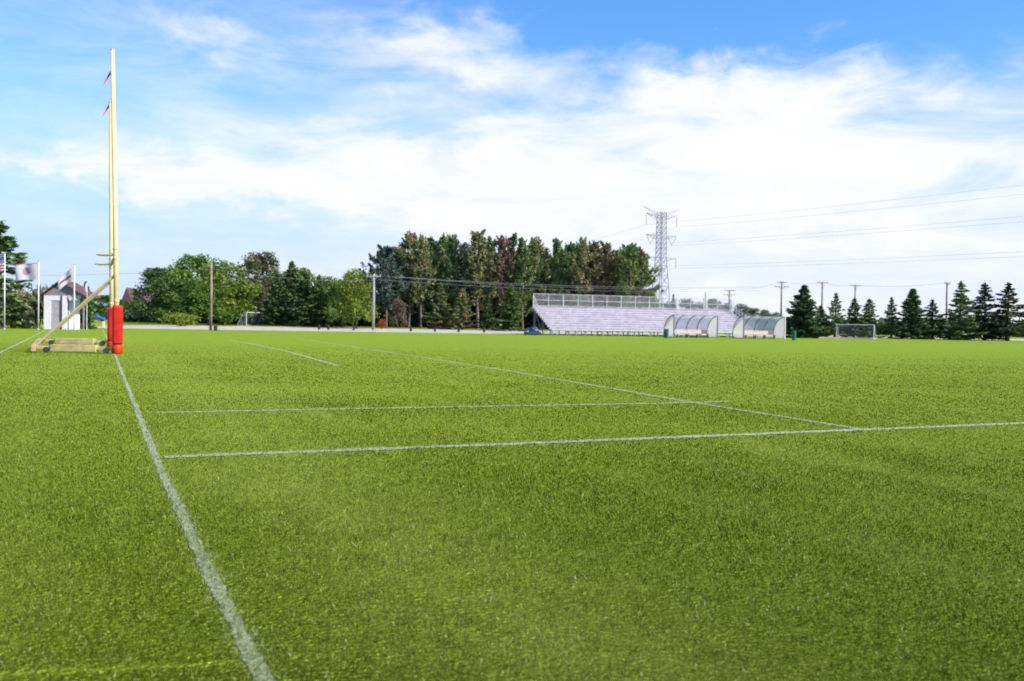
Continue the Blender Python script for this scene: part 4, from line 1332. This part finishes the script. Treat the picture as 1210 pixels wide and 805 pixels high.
W = bpy.data.worlds.new('World'); SC.world = W; W.use_nodes = True
nt = W.node_tree; nt.nodes.clear(); h = NT(nt)
out = h.node('ShaderNodeOutputWorld'); bg = h.node('ShaderNodeBackground'); h.l.new(bg.outputs[0], out.inputs[0])
sky = h.node('ShaderNodeTexSky'); sky.sky_type = 'NISHITA'; sky.sun_disc = False
sky.sun_elevation = SUN_EL; sky.sun_rotation = SUN_AZ
sky.air_density = 1.0; sky.dust_density = .6; sky.ozone_density = 2.0; sky.altitude = 200
tcg = h.node('ShaderNodeTexCoord').outputs['Generated']
sp = h.node('ShaderNodeSeparateXYZ'); h.l.new(tcg, sp.inputs[0])
dx, dy, dz = sp.outputs
az = h.m('ARCTAN2', dx, dy)
hor = h.m('SQRT', h.m('ADD', h.m('MULTIPLY', dx, dx), h.m('MULTIPLY', dy, dy)))
el = h.m('ARCTAN2', dz, hor)
cmb = h.node('ShaderNodeCombineXYZ'); h.l.new(az, cmb.inputs[0]); h.l.new(el, cmb.inputs[1])
SK = cmb.outputs[0]


def blob(px, py, sx_, sy_, rot, amp):
    """a bank of cirrus centred on a compass bearing and elevation"""
    dd = ray(px, py)
    a0 = math.atan2(dd.x, dd.y); e0 = math.atan2(dd.z, math.hypot(dd.x, dd.y))
    sx_, sy_ = sx_ / F, sy_ / F
    ca, sa = math.cos(rot), math.sin(rot)
    a = h.m('SUBTRACT', az2, a0); e = h.m('SUBTRACT', el2, e0)
    p = h.m('DIVIDE', h.m('ADD', h.m('MULTIPLY', a, ca), h.m('MULTIPLY', e, sa)), sx_)
    q = h.m('DIVIDE', h.m('SUBTRACT', h.m('MULTIPLY', e, ca), h.m('MULTIPLY', a, sa)), sy_)
    g_ = h.m('EXPONENT', h.m('MULTIPLY', h.m('ADD', h.m('MULTIPLY', p, p), h.m('MULTIPLY', q, q)), -1.0))
    return h.m('MULTIPLY', g_, amp)


# warp the coordinates so that the banks have torn edges
w1 = h.noise(h.scale(SK, (7, 16, 1)), 1.0, 5, .6); w2 = h.noise(h.scale(SK, (9, 20, 1)), 1.3, 5, .6, .5)
az2 = h.m('ADD', az, h.m('MULTIPLY', h.m('SUBTRACT', w1, .5), .22))
el2 = h.m('ADD', el, h.m('MULTIPLY', h.m('SUBTRACT', w2, .5), .11))
cov = None
for args in [(560, 58, 130, 38, .05, .95), (235, 40, 75, 22, -.35, .5), (860, 105, 150, 55, .15, .95), (1080, 130, 160, 32, .05, .5), (1120, 170, 200, 40, 0, .6),
             (700, 150, 220, 40, .1, .35), (300, 215, 240, 30, -.06, .7), (120, 200, 180, 14, -.05, .5), (520, 190, 260, 30, -.12, .45), (800, 235, 320, 60, 0, .9), (60, 150, 200, 30, -.1, .10), (420, 90, 260, 60, -.1, .20), (120, 60, 160, 50, -.3, .08), (1000, -5, 400, 60, .03, -.85), (690, -10, 120, 55, 0, -.6)]:
    bb = blob(*args); cov = bb if cov is None else h.m('ADD', cov, bb)
fb = h.noise(h.scale(SK, (5, 17, 1)), 1.0, 8, .62, .6)
fb2 = h.noise(h.scale(SK, (16, 60, 1)), 1.0, 6, .6, .3)
cov = h.m('MULTIPLY', cov, h.ss(fb, .22, .66, .45, 1.25))
cov = h.m('ADD', cov, h.m('MULTIPLY', h.m('SUBTRACT', fb, .46), .60))
cov = h.m('ADD', cov, h.m('MULTIPLY', h.m('SUBTRACT', fb2, .5), .35))
# thin veil low over the horizon, thicker toward the sun side
veil = h.m('MULTIPLY', h.ss(el, .0, .24, 1.0, 0.0), h.ss(az, -.62, .10, .05, 1.0))
cov = h.m('ADD', cov, h.m('MULTIPLY', veil, .75))
alpha = h.ss(cov, -.28, 1.12)
hs = h.node('ShaderNodeHueSaturation'); hs.inputs['Saturation'].default_value = 1.12; hs.inputs['Value'].default_value = 1.0
h.l.new(sky.outputs[0], hs.inputs['Color'])
blue = h.mix(1.0, hs.outputs[0], (.64, .96, 1.22), 'MULTIPLY')
blue = h.mix(h.ss(el, .03, .29, .92, .0), blue, (2.6, 3.45, 5.0))
cloudc = h.mix(h.ss(fb, .3, .7), (4.5, 4.75, 5.2), (5.1, 5.15, 5.3))
c = h.mix(alpha, blue, cloudc)
h.l.new(c, bg.inputs[0]); bg.inputs[1].default_value = .12

SC.view_settings.view_transform = 'Standard'; SC.view_settings.look = 'None'
SC.view_settings.exposure = .75; SC.view_settings.gamma = 1
SC.cycles.max_bounces = 6; SC.cycles.transparent_max_bounces = 8
SC.cycles.filter_width = 1.7
